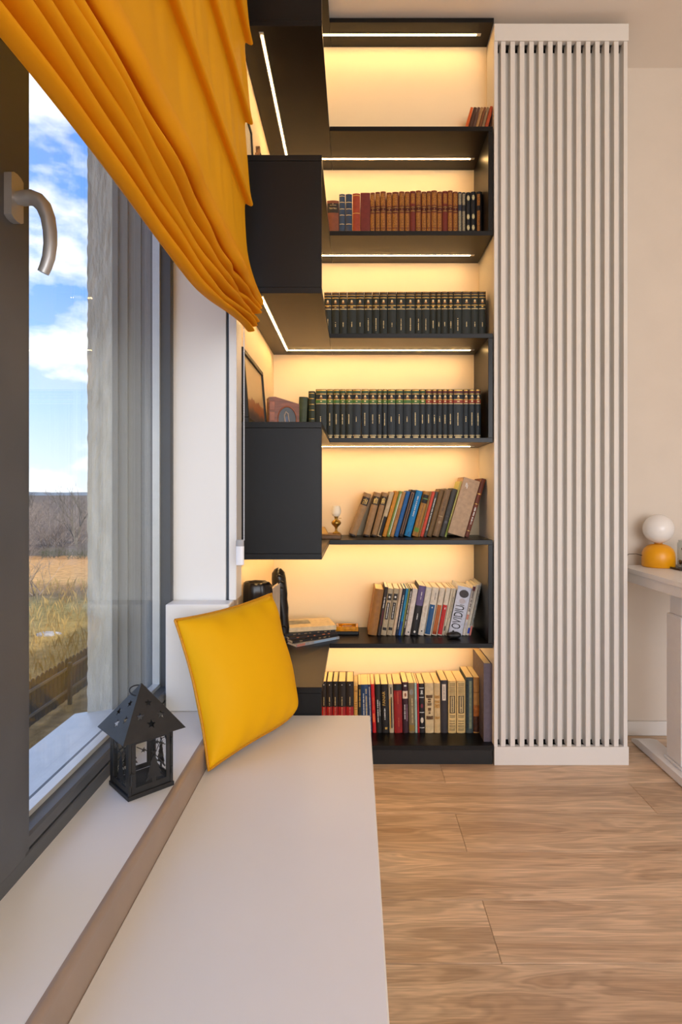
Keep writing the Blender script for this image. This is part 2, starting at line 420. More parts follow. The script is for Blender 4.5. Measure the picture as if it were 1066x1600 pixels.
# ------------------------------------------------------------------ slatted cabinet
cab = thing('slatted_cabinet', 'tall white cabinet front of narrow vertical slats beside the bookcase', 'cabinet', (.8, 2.4, 0))
part('side_panel', XC, XC+.014, YF+.0005, YB-.001, 0, 2.892, whitepanel, cab)
part('side_panel', 1.0475, 1.0625, YF+.0005, YB-.001, 0, 2.892, whitepanel, cab)
part('header', XC, 1.0655, YF-.004, YF+.02, 2.826, 2.8925, whitepanel, cab)
part('base_board', XC, 1.0655, YF-.004, YF+.02, 0, .071, whitepanel, cab)
part('back_board', XC+.014, 1.0475, YF+.034, YF+.044, .085, 2.806, whitepanel, cab)
part('top_board', XC, 1.0625, YF+.021, YB-.001, 2.878, 2.892, whitepanel, cab)
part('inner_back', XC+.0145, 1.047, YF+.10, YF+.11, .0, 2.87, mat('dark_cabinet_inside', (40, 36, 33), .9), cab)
sm = MB().box(0, .0184, 0, .0335, 0, 2.755, .001).mesh('slat', whitepanel)
for k in range(13):
    o = bpy.data.objects.new('slat', sm); C.objects.link(o); o.parent = cab
    o.location = Vector(((783.0+14.73*k-556)/400, YF, .0712)) - Vector(cab.location)

# ------------------------------------------------------------------ books
def bmat(rgb, rough=.55, var=.1, vs=60, bump=.08): return mat('book_%d_%d_%d' % rgb, rgb, rough, var=var, vscale=vs, bump=bump, bscale=500)
page = mat('book_pages', (238, 218, 170), .8, var=.05, vscale=300, stretch=(8, 1, .2))
pagew = mat('book_pages_white', (242, 234, 216), .8, var=.04, vscale=300, stretch=(8, 1, .2))
gold = mat('gilt_print', (214, 170, 84), .38, .55, var=.1)
palegold = mat('pale_gilt_print', (222, 196, 140), .45, .2, var=.05)
whitep = mat('white_print', (226, 222, 214), .6, var=.02)
inkm = mat('black_print', (24, 22, 22), .6, var=.02)

def text_mesh(s, size, m, extrude=.0001):
    cu = bpy.data.curves.new('t', 'FONT'); cu.body = s; cu.size = size; cu.align_x = 'CENTER'; cu.align_y = 'CENTER'; cu.extrude = extrude
    ob = bpy.data.objects.new('t', cu); C.objects.link(ob)
    dg = bpy.context.evaluated_depsgraph_get(); me = bpy.data.meshes.new_from_object(ob.evaluated_get(dg))
    bpy.data.objects.remove(ob); bpy.data.curves.remove(cu)
    me.materials.clear(); me.materials.append(m); me.name = 'lettering'
    return me

def weld(q):
    key = {}; vs = []; mp_ = []
    for p in q.v:
        k = tuple(round(c, 6) for c in p)
        if k not in key: key[k] = len(vs); vs.append(p)
        mp_.append(key[k])
    q.v = vs; q.f = [tuple(mp_[i] for i in f) for f in q.f]
    return q
def spine_y(w, b, fx):
    return -b*math.sin(PI*max(0, min(1, fx)))
def make_book(name, label, group, pos, w, h, d, col, lean=0, pivot='R', decor=(), pages=page, bulge=None, yaw=0, hard=True, rough=.55):
    """pos: bottom front corner (right corner when leaning right). local x: -w..0, spine faces -y"""
    t = thing(name, label, 'book', pos, (0, math.radians(lean), math.radians(yaw)), group)
    b = bulge if bulge is not None else min(.004, w*.16)
    tk = .0022 if hard else .0008
    x0 = -w if pivot == 'R' else 0.0
    NS = 6
    O = [(x0, d)]+[(x0+w*k/NS, spine_y(w, b, k/NS)) for k in range(NS+1)]+[(x0+w, d)]
    I = [(x0+tk, d)]+[(min(max(x0+w*k/NS, x0+tk), x0+w-tk), tk) for k in range(NS+1)]+[(x0+w-tk, d)]
    n = len(O); mb = MB()
    vs = [(p[0], p[1], 0) for p in O]+[(p[0], p[1], 0) for p in I]+[(p[0], p[1], h) for p in O]+[(p[0], p[1], h) for p in I]
    fs = []
    for i in range(n-1):
        fs += [(i, i+1, 2*n+i+1, 2*n+i), (n+i, 3*n+i, 3*n+i+1, n+i+1), (i, n+i, n+i+1, i+1), (2*n+i, 2*n+i+1, 3*n+i+1, 3*n+i)]
    fs += [(0, 2*n, 3*n, n), (n-1, 2*n-1, 4*n-1, 3*n-1)]
    mb.add(vs, fs)
    cov = mb.build('cover', bmat(col, rough), t)
    ins = .0025 if hard else .0004
    MB().box(x0+tk+.0001, x0+w-tk-.0001, tk+.0003, d-(.003 if hard else .0005), ins, h-ins).build('pages', pages, t)
    by = {}
    for dc in decor:
        kind = dc[0]
        if kind == 'band':     # z0,z1 (fractions), material, x0,x1 fractions
            _, z0, z1, m, fx0, fx1 = dc
            q = MB() if h*(z1-z0) > .018 else by.setdefault(('spine_rules', m.name), (MB(), m))[0]
            K = 5
            for i in range(K):
                a = fx0+(fx1-fx0)*i/K; c = fx0+(fx1-fx0)*(i+1)/K
                ya, yc = spine_y(w, b, a)-.0004, spine_y(w, b, c)-.0004
                q.add([(x0+w*a, ya, h*z0), (x0+w*c, yc, h*z0), (x0+w*c, yc, h*z1), (x0+w*a, ya, h*z1)], [(0, 1, 2, 3)])
            if h*(z1-z0) > .018: weld(q).build('spine_band', m, cov)
        elif kind == 'text':   # zc, length (m), glyph height (m), material, fx, seed
            _, zc, ln, gh, m, fx, sd = dc
            q = by.setdefault(('title', m.name), (MB(), m))[0]; r = random.Random(sd)
            z = h*zc-ln/2; xc = x0+w*fx; y = spine_y(w, b, fx)-.0008
            while z < h*zc+ln/2:
                g = gh*r.uniform(.22, .5)
                if r.random() < .13: z += g; continue
                hh = gh*r.choice((.7, .7, 1, .8))
                q.add([(xc-hh/2, y, z), (xc+hh/2, y, z), (xc+hh/2, y, z+g), (xc-hh/2, y, z+g)], [(0, 1, 2, 3)])
                z += g+gh*.16
        elif kind == 'word':   # string, zc, size, material, fx, xscale
            _, s, zc, size, m, fx, sx = dc
            me = text_mesh(s, size, m)
            o = bpy.data.objects.new('lettering', me); C.objects.link(o); o.parent = cov
            # text x axis -> +z (reads upward), text y axis -> -x
            M = Matrix(((0, -1, 0, x0+w*fx), (0, 0, -1, spine_y(w, b, fx)-.0010), (1, 0, 0, h*zc), (0, 0, 0, 1)))
            o.matrix_local = M @ Matrix.Diagonal((sx, 1, 1, 1))
        elif kind == 'wordh':  # horizontal across spine
            _, s, zc, size, m, fx = dc
            me = text_mesh(s, size, m); o = bpy.data.objects.new('lettering', me); C.objects.link(o); o.parent = cov
            o.matrix_local = Matrix(((1, 0, 0, x0+w*fx), (0, 0, -1, spine_y(w, b, fx)-.0010), (0, 1, 0, h*zc), (0, 0, 0, 1)))
        elif kind == 'disc':   # zc, rx, rz, material, fx
            _, zc, rx, rz, m, fx = dc
            q = MB(); y = spine_y(w, b, fx)-.0009
            q.add([(x0+w*fx+rx*math.cos(2*PI*k/16), y, h*zc+rz*math.sin(2*PI*k/16)) for k in range(16)], [tuple(range(16))]).build('emblem', m, cov)
    for (nm, _), (q, m) in by.items():
        o = weld(q).build(nm, m, cov)
        if len(q.f) > 5: tag(o, kind='stuff')
    return t

ORD = ['first', 'second', 'third', 'fourth', 'fifth', 'sixth', 'seventh', 'eighth', 'ninth', 'tenth', 'eleventh', 'twelfth', 'thirteenth', 'fourteenth', 'fifteenth', 'sixteenth', 'seventeenth', 'eighteenth', 'nineteenth', 'twentieth', 'twenty-first', 'twenty-second', 'twenty-third', 'twenty-fourth', 'twenty-fifth']

def bx(u, Y): return (u-556)*Y/F
def bz(v, Y): return H+(770-v)*Y/F
def row_book(u0, u1, vtop, Y, zb, d, col, label, group, lean=0, decor=(), name='book', **kw):
    xa, xb = bx(u0, Y), bx(u1, Y)
    th = math.radians(abs(lean))
    w = max(.004, (xb-xa)*math.cos(th)-.0006)
    if lean >= 0:
        h = (bz(vtop, Y)-zb)/math.cos(th) - w*math.tan(th)*(1 if lean else 0)
        pos = (xb, Y, zb+.0004)
        return make_book(name, label, group, pos, w, h, d, col, lean, 'R', decor, **kw)
    h = (bz(vtop, Y)-zb)/math.cos(th) - w*math.tan(th)
    return make_book(name, label, group, (xa, Y, zb+.0004), w, h, d, col, lean, 'L', decor, **kw)

# --- second bay: leather-bound volumes
g2 = 'leather-bound volumes on the second shelf'
gilt_ornament = mat('gilt_ornament', (158, 104, 44), .45, .25, var=.55, vscale=420)
dkmaroon = mat('dark_maroon_band', (78, 22, 16), .5, var=.1)
Y2 = 2.35; z2 = tops[2]
row_book(511, 529.5, 314, Y2, z2, .14, (128, 66, 34), 'stout brown book with black title label at the left end of second shelf', g2,
         decor=[('band', .70, .93, mat('black_label', (40, 30, 20), .5), 0.02, .98), ('band', .88, .888, palegold, .25, .8), ('wordh', 'TEATRU', .80, .0085, palegold, .5), ('text', .92, .004, .003, palegold, .5, 3)])
bd = [('band', z, z+.012, palegold, .08, .92) for z in (.18, .36, .55, .68, .82, .95)]
row_book(530, 539.2, 304, Y2, z2, .13, (44, 66, 92), 'blue book with faint gilt rules beside the stout brown book', g2, decor=bd)
row_book(540, 550.3, 304, Y2, z2, .13, (38, 58, 84), 'blue book with faint gilt rules, next to the orange-red one', g2, decor=bd[1:5])
row_book(551, 562.8, 303, Y2, z2, .13, (156, 58, 26), 'orange-red book with gilt rules on second shelf', g2, decor=[('band', z, z+.014, gold, .05, .95) for z in (.2, .58, .95)])
row_book(563.3, 578.6, 301.5, Y2, z2, .14, (110, 30, 18), 'wide plain dark red book before the gilt leather set', g2, bulge=.001)
lst = [(579, 586), (586.7, 594), (594.6, 603), (604, 612.5), (613, 623), (623.7, 632), (632.8, 640.6), (641, 649.4), (650, 658), (658.6, 666.5), (667, 673.6), (674, 683), (683.5, 691), (691.5, 699.6), (700, 707.4), (707.8, 715.5)]
for i, (a, b) in enumerate(lst):
    base = [(120, 60, 26), (112, 52, 24), (126, 66, 30)][i % 3]
    red = i in (7, 13)
    base = (112, 34, 20) if red else base
    f0, f1 = (.1, .9) if i % 2 else (.04, .8)
    dec = []
    if not red: dec = [('band', .02, .26, gilt_ornament, f0, f1), ('band', .28, .56, gilt_ornament, f0, f1), ('band', .72, .96, gilt_ornament, f0, f1)]
    else: dec = [('band', .75, .95, gilt_ornament, .15, .85)]
    dec += [('band', .585, .70, dkmaroon, .0, 1), ('band', .60, .612, gold, .05, .95), ('band', .675, .687, gold, .05, .95), ('text', .642, .003, .004, gold, .5, i)]
    row_book(a, b, 301.5-(i % 3)*.9-(1.5 if i > 5 else 0), Y2, z2, .13, base, f'brown leather volume with gilt ornament, {ORD[i]} from left in the gilt set', 'gilt brown leather set on the second shelf', decor=dec, name='leather_book')
gm = mat('grey_gilt_ornament', (150, 138, 112), .5, .2, var=.5, vscale=450)
creamorn = mat('cream_ornament', (206, 190, 140), .5, .1, var=.3, vscale=300)
row_book(716, 721.5, 300.5, Y2, z2, .13, (44, 46, 62), 'thin grey-gilt book with a blue band, beside the brown leather set', g2, decor=[('band', .02, .62, gm, .1, .9), ('band', .74, .97, gm, .1, .9)])
row_book(722, 727.5, 301, Y2, z2, .13, (36, 36, 40), 'thin grey-gilt book, second after the brown leather set', g2, decor=[('band', .02, .62, gm, .1, .9), ('band', .74, .97, gm, .1, .9)])
for i, (a, b) in enumerate([(728.5, 735.4), (736, 743.5)]):
    row_book(a, b, 301-i, Y2, z2, .13, (16, 18, 24), ['black book with four cream ornaments, left one of the pair', 'black book with four cream ornaments, right one of the pair'][i], g2,
             decor=[('disc', z, .0055, .011, creamorn, .45) for z in (.10, .28, .50, .88)])
row_book(744.5, 753.5, 300, Y2, z2, .13, (18, 17, 18), 'black book with gilt strip at the right end of second shelf', g2, decor=[('band', .03, .62, gilt_ornament, .1, .6), ('band', .72, .95, gilt_ornament, .1, .6)])

# --- third bay: dark green volumes
g3 = 'dark green gilt-banded volumes on the third shelf'
l3 = [(506.6, 518), (518.6, 530), (530.4, 542.3), (542.8, 556.6), (556.3, 569), (569.3, 581.5), (582, 593), (593.5, 605.2), (605.7, 619.3), (619.8, 633.6), (634, 648.5), (649, 658.7), (659, 671.6), (672, 681.4), (681.8, 689.5), (689.8, 700), (700.2, 708.5), (708.8, 721.6), (722, 735.8), (736.1, 747.6), (748, 759.3)]
Y3 = 2.33; z3 = tops[3]
dkbrown = mat('dark_brown_label', (58, 38, 18), .5, var=.1)
dkteal = mat('dark_teal_label', (16, 34, 34), .5, var=.1)
for i, (a, b) in enumerate(l3):
    dec = [('band', .935, .985, dkbrown, .03, .97), ('band', .865, .88, gold, .04, .96), ('band', .905, .92, dkteal, .04, .96), ('band', .925, .935, gold, .04, .96), ('band', .985, .995, gold, .1, .9),
           ('disc', .80, .004, .005, palegold, .5), ('disc', .765, .006, .003, gilt_ornament, .5),
           ('band', .70, .715, gold, .03, .97), ('band', .645, .695, dkbrown if i < 7 else dkteal, .04, .96), ('text', .67, .003, .010, gold, .5, 90+i), ('band', .625, .64, palegold, .03, .97)]
    ln = random.Random(i).choice((.018, .018, .03, .045, .05))
    dec.append(('text', .30, ln, .0042, palegold, .5, i))
    row_book(a, b, 457-(i/20)*1.5, Y3, z3, .13, (13, 25, 18), f'dark green volume with gilt bands, {ORD[i]} from left on the third shelf', g3, decor=dec, name='green_book', bulge=.003)

# --- fourth bay: dark blue-green volumes
g4 = 'blue-green volumes on the fourth shelf'
l4 = [(493.3, 510.4), (511, 520.4), (521, 530.8), (531.2, 540), (540.5, 550.8), (550.6, 564), (564.6, 576.5), (577, 588.8), (589.2, 597), (597.5, 605.3), (605.8, 618), (618.5, 630), (630.5, 642.8), (643.2, 655.7), (656.1, 664.8), (665.2, 674.8), (675.2, 683), (683.3, 691.2), (691.6, 699.6), (700, 708.2), (708.6, 723.6), (724.1, 732.4), (732.9, 742.4), (743, 751.4)]
z4 = tops[4]; Y4 = 2.32
greenl = mat('green_label', (64, 108, 40), .5, var=.1); redl = mat('rust_red_label', (140, 48, 24), .5, var=.1)
for i, (a, b) in enumerate(l4):
    lab = greenl if i < 15 else redl
    top = mat('green_head_label', (44, 72, 34), .5) if i < 15 else mat('maroon_head_label', (92, 34, 20), .5)
    dec = [('band', .925, .965, top, .03, .97), ('band', .97, .99, gold, .06, .94), ('band', .90, .912, gold, .03, .97), ('disc', .855, .004, .005, palegold, .5), ('disc', .83, .006, .003, gilt_ornament, .5),
           ('band', .787, .80, gold, .03, .97), ('band', .725, .785, lab, .0, 1), ('text', .755, .003, .010, palegold, .5, 40+i), ('band', .705, .718, palegold, .03, .97),
           ('band', .07, .085, palegold, .06, .94), ('band', .02, .055, palegold, .18, .82)]
    ln = random.Random(i*7+2).choice((.02, .035, .04, .05))
    dec.append(('text', .40, ln, .0042, palegold, .45, i))
    col = (12, 27, 24) if i < 5 else (13, 29, 38)
    lb = 'green label' if i < 15 else 'red label'
    row_book(a, b, 608.5, Y4, z4, .14, col, f'blue-green volume with {lb}, {ORD[i if i < 15 else i-15]} from left of those', g4, decor=dec, name='reference_book', bulge=.003)
row_book(482, 492.4, 611.5, Y4, z4, .13, (34, 46, 26), 'thin olive book with gilt rules left of the blue-green volumes', g4, decor=[('band', z, z+.01, gold, .1, .9) for z in (.28, .42, .6, .72, .84, .95)])
row_book(464, 477.5, 620, Y4, z4, .13, (52, 66, 40), 'plain moss green book leaning beside the wooden box', g4, lean=3, bulge=.004)

# --- fifth bay: leaning books
g5 = 'leaning books on the fifth shelf'
Y5 = 2.40; z5 = tops[5]
def r5(u0, u1, vt, col, label, lean, decor=(), d=.12, **kw):
    return row_book(u0, u1, vt, Y5, z5, d, col, label, g5, lean, decor, **kw)
dl = mat('dark_brown_title_block', (44, 26, 14), .5)
def clothdec(i): return [('band', .72, .91, dl, 0.02, .98), ('text', .80, .020, .004, gold, .3, i), ('text', .82, .024, .004, gold, .5, i+5), ('text', .81, .020, .004, gold, .72, i+9), ('band', .0, .035, dl, .05, .95)]
r5(543.3, 556, 769, (160, 122, 76), 'tan cloth book with brown title block leaning furthest, leftmost on fifth shelf', 20.5, clothdec(1))
r5(566.4, 577.4, 768.5, (158, 120, 76), 'tan cloth book with brown title block, second in the fifth row', 15, clothdec(2))
r5(579.4, 588.3, 769, (156, 118, 74), 'tan cloth book with brown title block, third in the fifth row', 15, clothdec(3))
r5(589, 596, 768, (196, 172, 134), 'pale beige paperback with black lower spine on fifth shelf', 16, [('band', .02, .45, inkm, .25, 1)], hard=False)
r5(597, 603.3, 767, (206, 136, 34), 'thin orange book on fifth shelf', 16, [], hard=False)
r5(603.8, 608.8, 767, (124, 150, 78), 'thin pale green booklet on fifth shelf', 16, [('band', .05, .95, whitep, .6, .85)], hard=False, pages=pagew)
r5(609.3, 614.9, 768, (178, 128, 70), 'thin tan booklet beside the dark blue book on fifth shelf', 15.5, [('text', .5, .05, .004, mat('rust_print', (150, 70, 30)), .5, 4)], hard=False)
r5(615.4, 621.8, 767, (20, 92, 158), 'slim dark blue book on fifth shelf', 15.5, [])
r5(622.2, 630, 765, (32, 22, 22), 'black book with a pale outlined spine on fifth shelf', 15.5, [('band', .05, .94, mat('pink_print', (196, 150, 120)), .25, .32), ('band', .05, .94, mat('pink_print', (196, 150, 120)), .68, .75), ('band', .935, .945, mat('pink_print', (196, 150, 120)), .25, .75)])
r5(631.2, 641.5, 765.5, (12, 124, 184), 'bright blue book with white script on its spine, fifth shelf', 15, [('text', .66, .085, .006, whitep, .5, 12), ('text', .06, .012, .003, inkm, .5, 2)])
r5(643.3, 653.3, 767, (168, 118, 48), 'ochre book with black and green label on fifth shelf', 15, [('band', .74, .93, inkm, .05, .95), ('band', .83, .85, mat('mint_print', (120, 170, 100)), .15, .95), ('band', .10, .19, mat('bright_green_print', (92, 148, 48)), .1, .8), ('band', .02, .72, mat('brown_line', (110, 68, 26)), .47, .55)])
r5(653.6, 656.2, 768, (140, 112, 62), 'very thin olive-tan booklet beside the red book', 15, [], hard=False)
r5(656.4, 661.4, 768, (208, 74, 50), 'slim coral red book on fifth shelf', 15, [], hard=False)
r5(661.7, 666.3, 768, (72, 72, 68), 'slim charcoal book with pale title on fifth shelf', 15, [('text', .5, .14, .0045, whitep, .5, 9)], hard=False)
r5(666.6, 674.2, 764, (112, 84, 44), 'olive brown cloth book on fifth shelf', 15.3, [])
r5(675, 685.2, 763.5, (126, 98, 66), 'taupe brown cloth book with small emblem on fifth shelf', 15.3, [('band', .42, .428, palegold, .1, .8), ('disc', .3, .006, .006, mat('taupe_emblem', (158, 134, 100)), .5), ('text', .66, .05, .005, mat('taupe_print', (86, 62, 38)), .5, 3)])
r5(686, 694.2, 763, (62, 60, 56), 'dark grey cloth book with small emblem on fifth shelf', 15.5, [('disc', .3, .006, .006, mat('grey_emblem', (96, 94, 100)), .5), ('band', .42, .428, mat('grey_emblem', (96, 94, 100)), .1, .8)])
r5(694.6, 697.6, 752, (196, 196, 120), 'thin pale green-yellow book before the large beige one', 16, [('band', .02, .3, mat('lime_print', (150, 170, 70)), 0, 1)], hard=False)
row_book(697.8, 725.3, 745.5, Y5-.02, z5, .16, (182, 150, 116), 'large thick beige book leaning right on fifth shelf', g5, 16.3, [('text', .88, .014, .008, whitep, .25, 2), ('text', .85, .014, .006, whitep, .33, 5)], bulge=.0005)
row_book(725.8, 732.6, 747.5, Y5-.02, z5, .17, (110, 52, 30), 'brown leather book with gilt script at the right end of fifth shelf', g5, 16.5, [('band', .73, .745, gold, 0, 1), ('band', .56, .57, gold, 0, 1), ('text', .36, .07, .008, whitep, .5, 8), ('band', .1, .108, gold, 0, 1)])

# --- sixth bay
g6 = 'books on the sixth shelf'
Y6 = 2.375; z6 = tops[6]
def r6(u0, u1, vt, col, label, lean, decor=(), d=.14, hard=False, pages=pagew, Y=Y6, **kw):
    return row_book(u0, u1, vt, Y, z6, d, col, label, g6, lean, decor, hard=hard, pages=pages, **kw)
bl = mat('spine_black_block', (38, 32, 28), .5); navyp = mat('deep_blue_print', (18, 78, 128), .5); orangep = mat('burnt_orange_print', (176, 92, 30), .5); redp = mat('signal_red_print', (190, 26, 24), .5)
r6(574.4, 588.6, 919.5, (150, 100, 40), 'thick worn ochre book at the left end of sixth shelf', 9, [], d=.145, hard=True, pages=page)
r6(589.4, 594.6, 917, (50, 40, 36), 'dark brown paperback beside the thick ochre book', 9, [('text', .68, .045, .005, whitep, .5, 3), ('band', .2, .52, mat('wine_print', (88, 34, 36)), .4, .9)])
for i, (a, b) in enumerate(((595, 603.4), (604, 612.6))):
    r6(a, b, 919, (176, 158, 128), ['grey-beige paperback with black title blocks, left of two', 'grey-beige paperback with black title blocks, right of two'][i], 9,
       [('band', .75, .89, bl, .12, .88), ('disc', .82, .004, .004, whitep, .5), ('band', .34, .70, bl, .22, .8), ('text', .52, .06, .004, whitep, .5, i+2), ('band', .11, .17, bl, .15, .85)])
r6(613, 617.4, 919.5, (206, 180, 150), 'slim cream-pink paperback on sixth shelf', 9.3, [])
r6(617.8, 622, 919.5, (22, 34, 58), 'slim navy paperback with white title on sixth shelf', 9.5, [('text', .5, .14, .004, whitep, .55, 6)])
r6(622.2, 626.2, 919.5, (20, 124, 168), 'slim sky blue paperback on sixth shelf', 9.7, [('band', .0, .3, mat('royal_blue_print', (26, 84, 160)), 0, 1)])
r6(626.3, 628.5, 919.5, (136, 142, 66), 'very thin olive green booklet on sixth shelf', 9.8, [])
r6(628.7, 632, 919.5, (44, 38, 34), 'slim black paperback with white title on sixth shelf', 10, [('text', .55, .15, .0045, whitep, .5, 16)])
r6(632.3, 640.4, 919.5, (212, 200, 188), 'plain off-white paperback with a tiny mark on sixth shelf', 10, [('disc', .07, .003, .003, inkm, .6)])
r6(641, 652.2, 914.5, (26, 24, 26), 'black paperback with a violet upper spine on sixth shelf', 10, [('band', .60, 1, mat('violet_print', (98, 84, 126)), 0, 1), ('text', .8, .03, .004, whitep, .55, 1), ('text', .38, .025, .004, whitep, .5, 2), ('disc', .07, .004, .005, whitep, .5)], d=.15)
r6(652.9, 661.9, 917, (216, 206, 190), 'cream paperback beside the black and violet one', 10, [('disc', .09, .003, .003, bl, .5), ('text', .5, .05, .003, mat('tan_print', (176, 140, 100)), .5, 3)])
r6(662.6, 673.4, 917, (214, 202, 182), 'cream paperback with a deep blue lower spine', 10, [('band', .02, .64, navyp, .05, .82), ('text', .82, .03, .004, bl, .6, 5), ('text', .58, .005, .006, whitep, .45, 3)])
r6(674.2, 682.8, 918, (214, 200, 178), 'cream paperback with a burnt orange lower spine', 10.3, [('band', .02, .64, orangep, .08, .85), ('band', .02, .08, redp, .08, .85)])
r6(683.6, 691, 918, (216, 202, 180), 'cream paperback with a red lower spine', 10.5, [('band', .02, .64, redp, .0, .88), ('text', .57, .008, .005, whitep, .5, 3)])
r6(691.2, 694.4, 919, (208, 194, 168), 'thin cream booklet beside the red-spined paperback', 11, [('band', .1, .2, bl, .2, .8)])
r6(694.7, 699, 919, (198, 184, 158), 'slim beige paperback with grey title on sixth shelf', 11, [('text', .6, .09, .003, bl, .5, 5)])
r6(700, 722, 915, (204, 206, 218), 'thick white book lettered OVIDIU with a dark round portrait', 11.7, [('disc', .855, .0195, .0165, mat('portrait_dark', (48, 36, 34), .5, var=.5, vscale=200), .52), ('disc', .70, .013, .011, mat('faded_emblem', (188, 178, 182), .5, var=.15, vscale=300), .5), ('text', .62, .006, .018, mat('grey_print', (150, 148, 150)), .55, 3),
   ('word', 'OVIDIU', .36, .052, inkm, .45, .56), ('disc', .055, .004, .004, inkm, .3)], d=.15, hard=True, bulge=.003)
r6(722.4, 727.2, 915, (214, 204, 190), 'white paperback with bold title below a maroon square', 12, [('band', .9, .985, mat('maroon_square', (96, 24, 24), .5), .1, 1), ('text', .70, .09, .009, mat('brown_bold_print', (92, 74, 62)), .5, 21), ('band', .32, .42, mat('salmon_print', (206, 130, 110)), .1, .8), ('text', .2, .03, .004, mat('lilac_print', (160, 160, 200)), .4, 4)])
r6(727.4, 732.6, 913, (206, 198, 178), 'white paperback with small blue block near its foot', 12, [('band', .04, .15, mat('blue_block', (40, 70, 170)), .3, 1), ('band', .2, .9, bl, .75, .9)])
r6(732.8, 735.8, 911, (178, 176, 168), 'thin grey-green paperback with pink foot at right end', 12, [('band', .0, .18, mat('pink_foot', (206, 120, 108)), 0, 1), ('band', .2, .95, mat('grey_pattern', (120, 124, 118), .5, var=.4, vscale=200), .3, 1)])

# --- bottom bay
g7 = 'books on the bottom shelf'
Y7 = 2.37; z7 = .075
def r7(u0, u1, vt, col, label, lean=0, decor=(), d=.135, hard=False, pages=page, **kw):
    return row_book(u0, u1, vt, Y7, z7, d, col, label, g7, lean, decor, hard=hard, pages=pages, **kw)
redv = mat('crimson_foot', (170, 24, 26), .5)
for i, (a, b) in enumerate(((502.4, 510), (510.4, 519.4), (519.8, 528), (528.5, 540.4), (541, 552.6))):
    r7(a, b, 1065, (34, 27, 24), f'black book with red foot and red boards, {ORD[i]} from left on bottom shelf', 0, [('band', .0, .51, redv, 0, 1), ('text', .62, .035, .004, palegold, .5, i), ('text', .38, .05, .006, mat('tan_red_print', (200, 120, 90)), .5, i+4), ('disc', .94, .002, .002, whitep, .5)], hard=True)
r7(553.2, 559, 1072, (206, 154, 74), 'thin tan book with brown rules on bottom shelf', 0, [('band', z, z+.01, mat('brown_rule', (120, 80, 40)), .1, .9) for z in (.5, .55, .6, .65, .88, .9)])
r7(559.4, 565, 1070, (46, 40, 30), 'dark book with gilt vertical title before the blue one', 0, [('text', .72, .07, .006, gold, .5, 3)])
r7(565.4, 577, 1069.5, (36, 64, 104), 'thick blue book with white title on bottom shelf', -1.2, [('text', .5, .12, .005, whitep, .35, 8), ('text', .55, .14, .006, palegold, .72, 2)])
r7(577.6, 582, 1069.5, (34, 40, 84), 'slim indigo book with white title beside the red one', -2, [('text', .5, .18, .004, whitep, .5, 7)])
r7(583, 588.4, 1069, (200, 20, 26), 'slim bright red book on bottom shelf', -2.5, [('text', .6, .05, .005, mat('orange_print', (236, 110, 60)), .5, 5), ('band', .22, .4, mat('orange_print', (236, 110, 60)), .15, .75)])
r7(589, 597, 1069, (28, 26, 24), 'black book with grey title, between the red one and FANAR', -1.8, [('text', .45, .09, .005, whitep, .35, 5), ('text', .5, .06, .004, whitep, .75, 9)])
r7(597.6, 608.3, 1069, (26, 22, 22), 'black book with gilt lettering FANAR on bottom shelf', -1.6, [('word', 'FANAR', .71, .0165, gold, .38, 1.12), ('text', .39, .045, .006, whitep, .45, 6), ('band', .075, .12, gold, .42, .78)])
r7(609, 616, 1069, (190, 172, 140), 'pale spotted paperback with ochre and black stripes', -1.4, [('band', .08, .7, mat('ochre_stripe', (202, 150, 66)), .1, .38), ('band', .1, .72, inkm, .42, .7), ('band', .62, .74, mat('olive_gold', (120, 100, 40)), .42, .75), ('band', .8, .94, bl, .4, .65)])
r7(616.6, 629.4, 1068.5, (150, 24, 22), 'dark red book with a black head band on bottom shelf', -1.2, [('band', .87, 1, mat('green_black_head', (30, 32, 28), .5), 0, 1), ('text', .72, .05, .004, mat('orange_red_print', (206, 92, 60)), .5, 2), ('text', .22, .035, .004, mat('orange_red_print', (206, 92, 60)), .55, 3)])
r7(630.4, 638.8, 1066, (58, 28, 38), 'maroon book with a pale square emblem on bottom shelf', -1, [('band', .68, .83, mat('cream_square', (230, 206, 176)), .0, .95), ('disc', .755, .004, .008, mat('brown_curl', (150, 90, 60)), .5), ('text', .93, .004, .014, whitep, .5, 2), ('text', .42, .06, .005, whitep, .35, 3), ('text', .4, .07, .004, mat('mauve_print', (170, 130, 150)), .75, 4)])
r7(639.6, 648.6, 1067, (130, 112, 82), 'mottled grey-brown book beside the maroon one', -1, [('disc', .82, .008, .012, mat('grey_cloud', (140, 136, 128), .6, var=.2), .5), ('text', .45, .1, .005, palegold, .6, 3), ('band', .04, .16, mat('ochre_foot', (150, 116, 50)), 0.02, .98)])
r7(649, 652.6, 1067, (168, 190, 176), 'thin pale mint booklet on bottom shelf', -1)
r7(653, 655.8, 1068, (186, 20, 30), 'very thin red booklet on bottom shelf', -1)
r7(656, 664, 1068, (30, 22, 24), 'black book with white cross bars and round emblems', -.8, [('band', z, z+.012, whitep, 0, 1) for z in (.1, .41, .715, .905)]+[('disc', .26, .006, .012, mat('cream_emblem', (222, 206, 184)), .5), ('disc', .55, .005, .009, mat('raspberry_emblem', (120, 36, 48)), .5), ('text', .82, .012, .010, whitep, .5, 3)])
orn = mat('brown_ornament_print', (96, 66, 34), .6, var=.7, vscale=260)
r7(664.8, 678.4, 1067, (216, 188, 140), 'cream book with ornamental brown title panel on bottom shelf', -.6, [('band', .70, .76, orn, .12, .88), ('text', .63, .022, .016, orn, .5, 3), ('text', .52, .02, .016, orn, .5, 6), ('band', .27, .34, orn, .12, .92), ('text', .42, .014, .012, orn, .5, 2)])
tanp = mat('tan_pattern', (190, 140, 72), .6, var=.3, vscale=200)
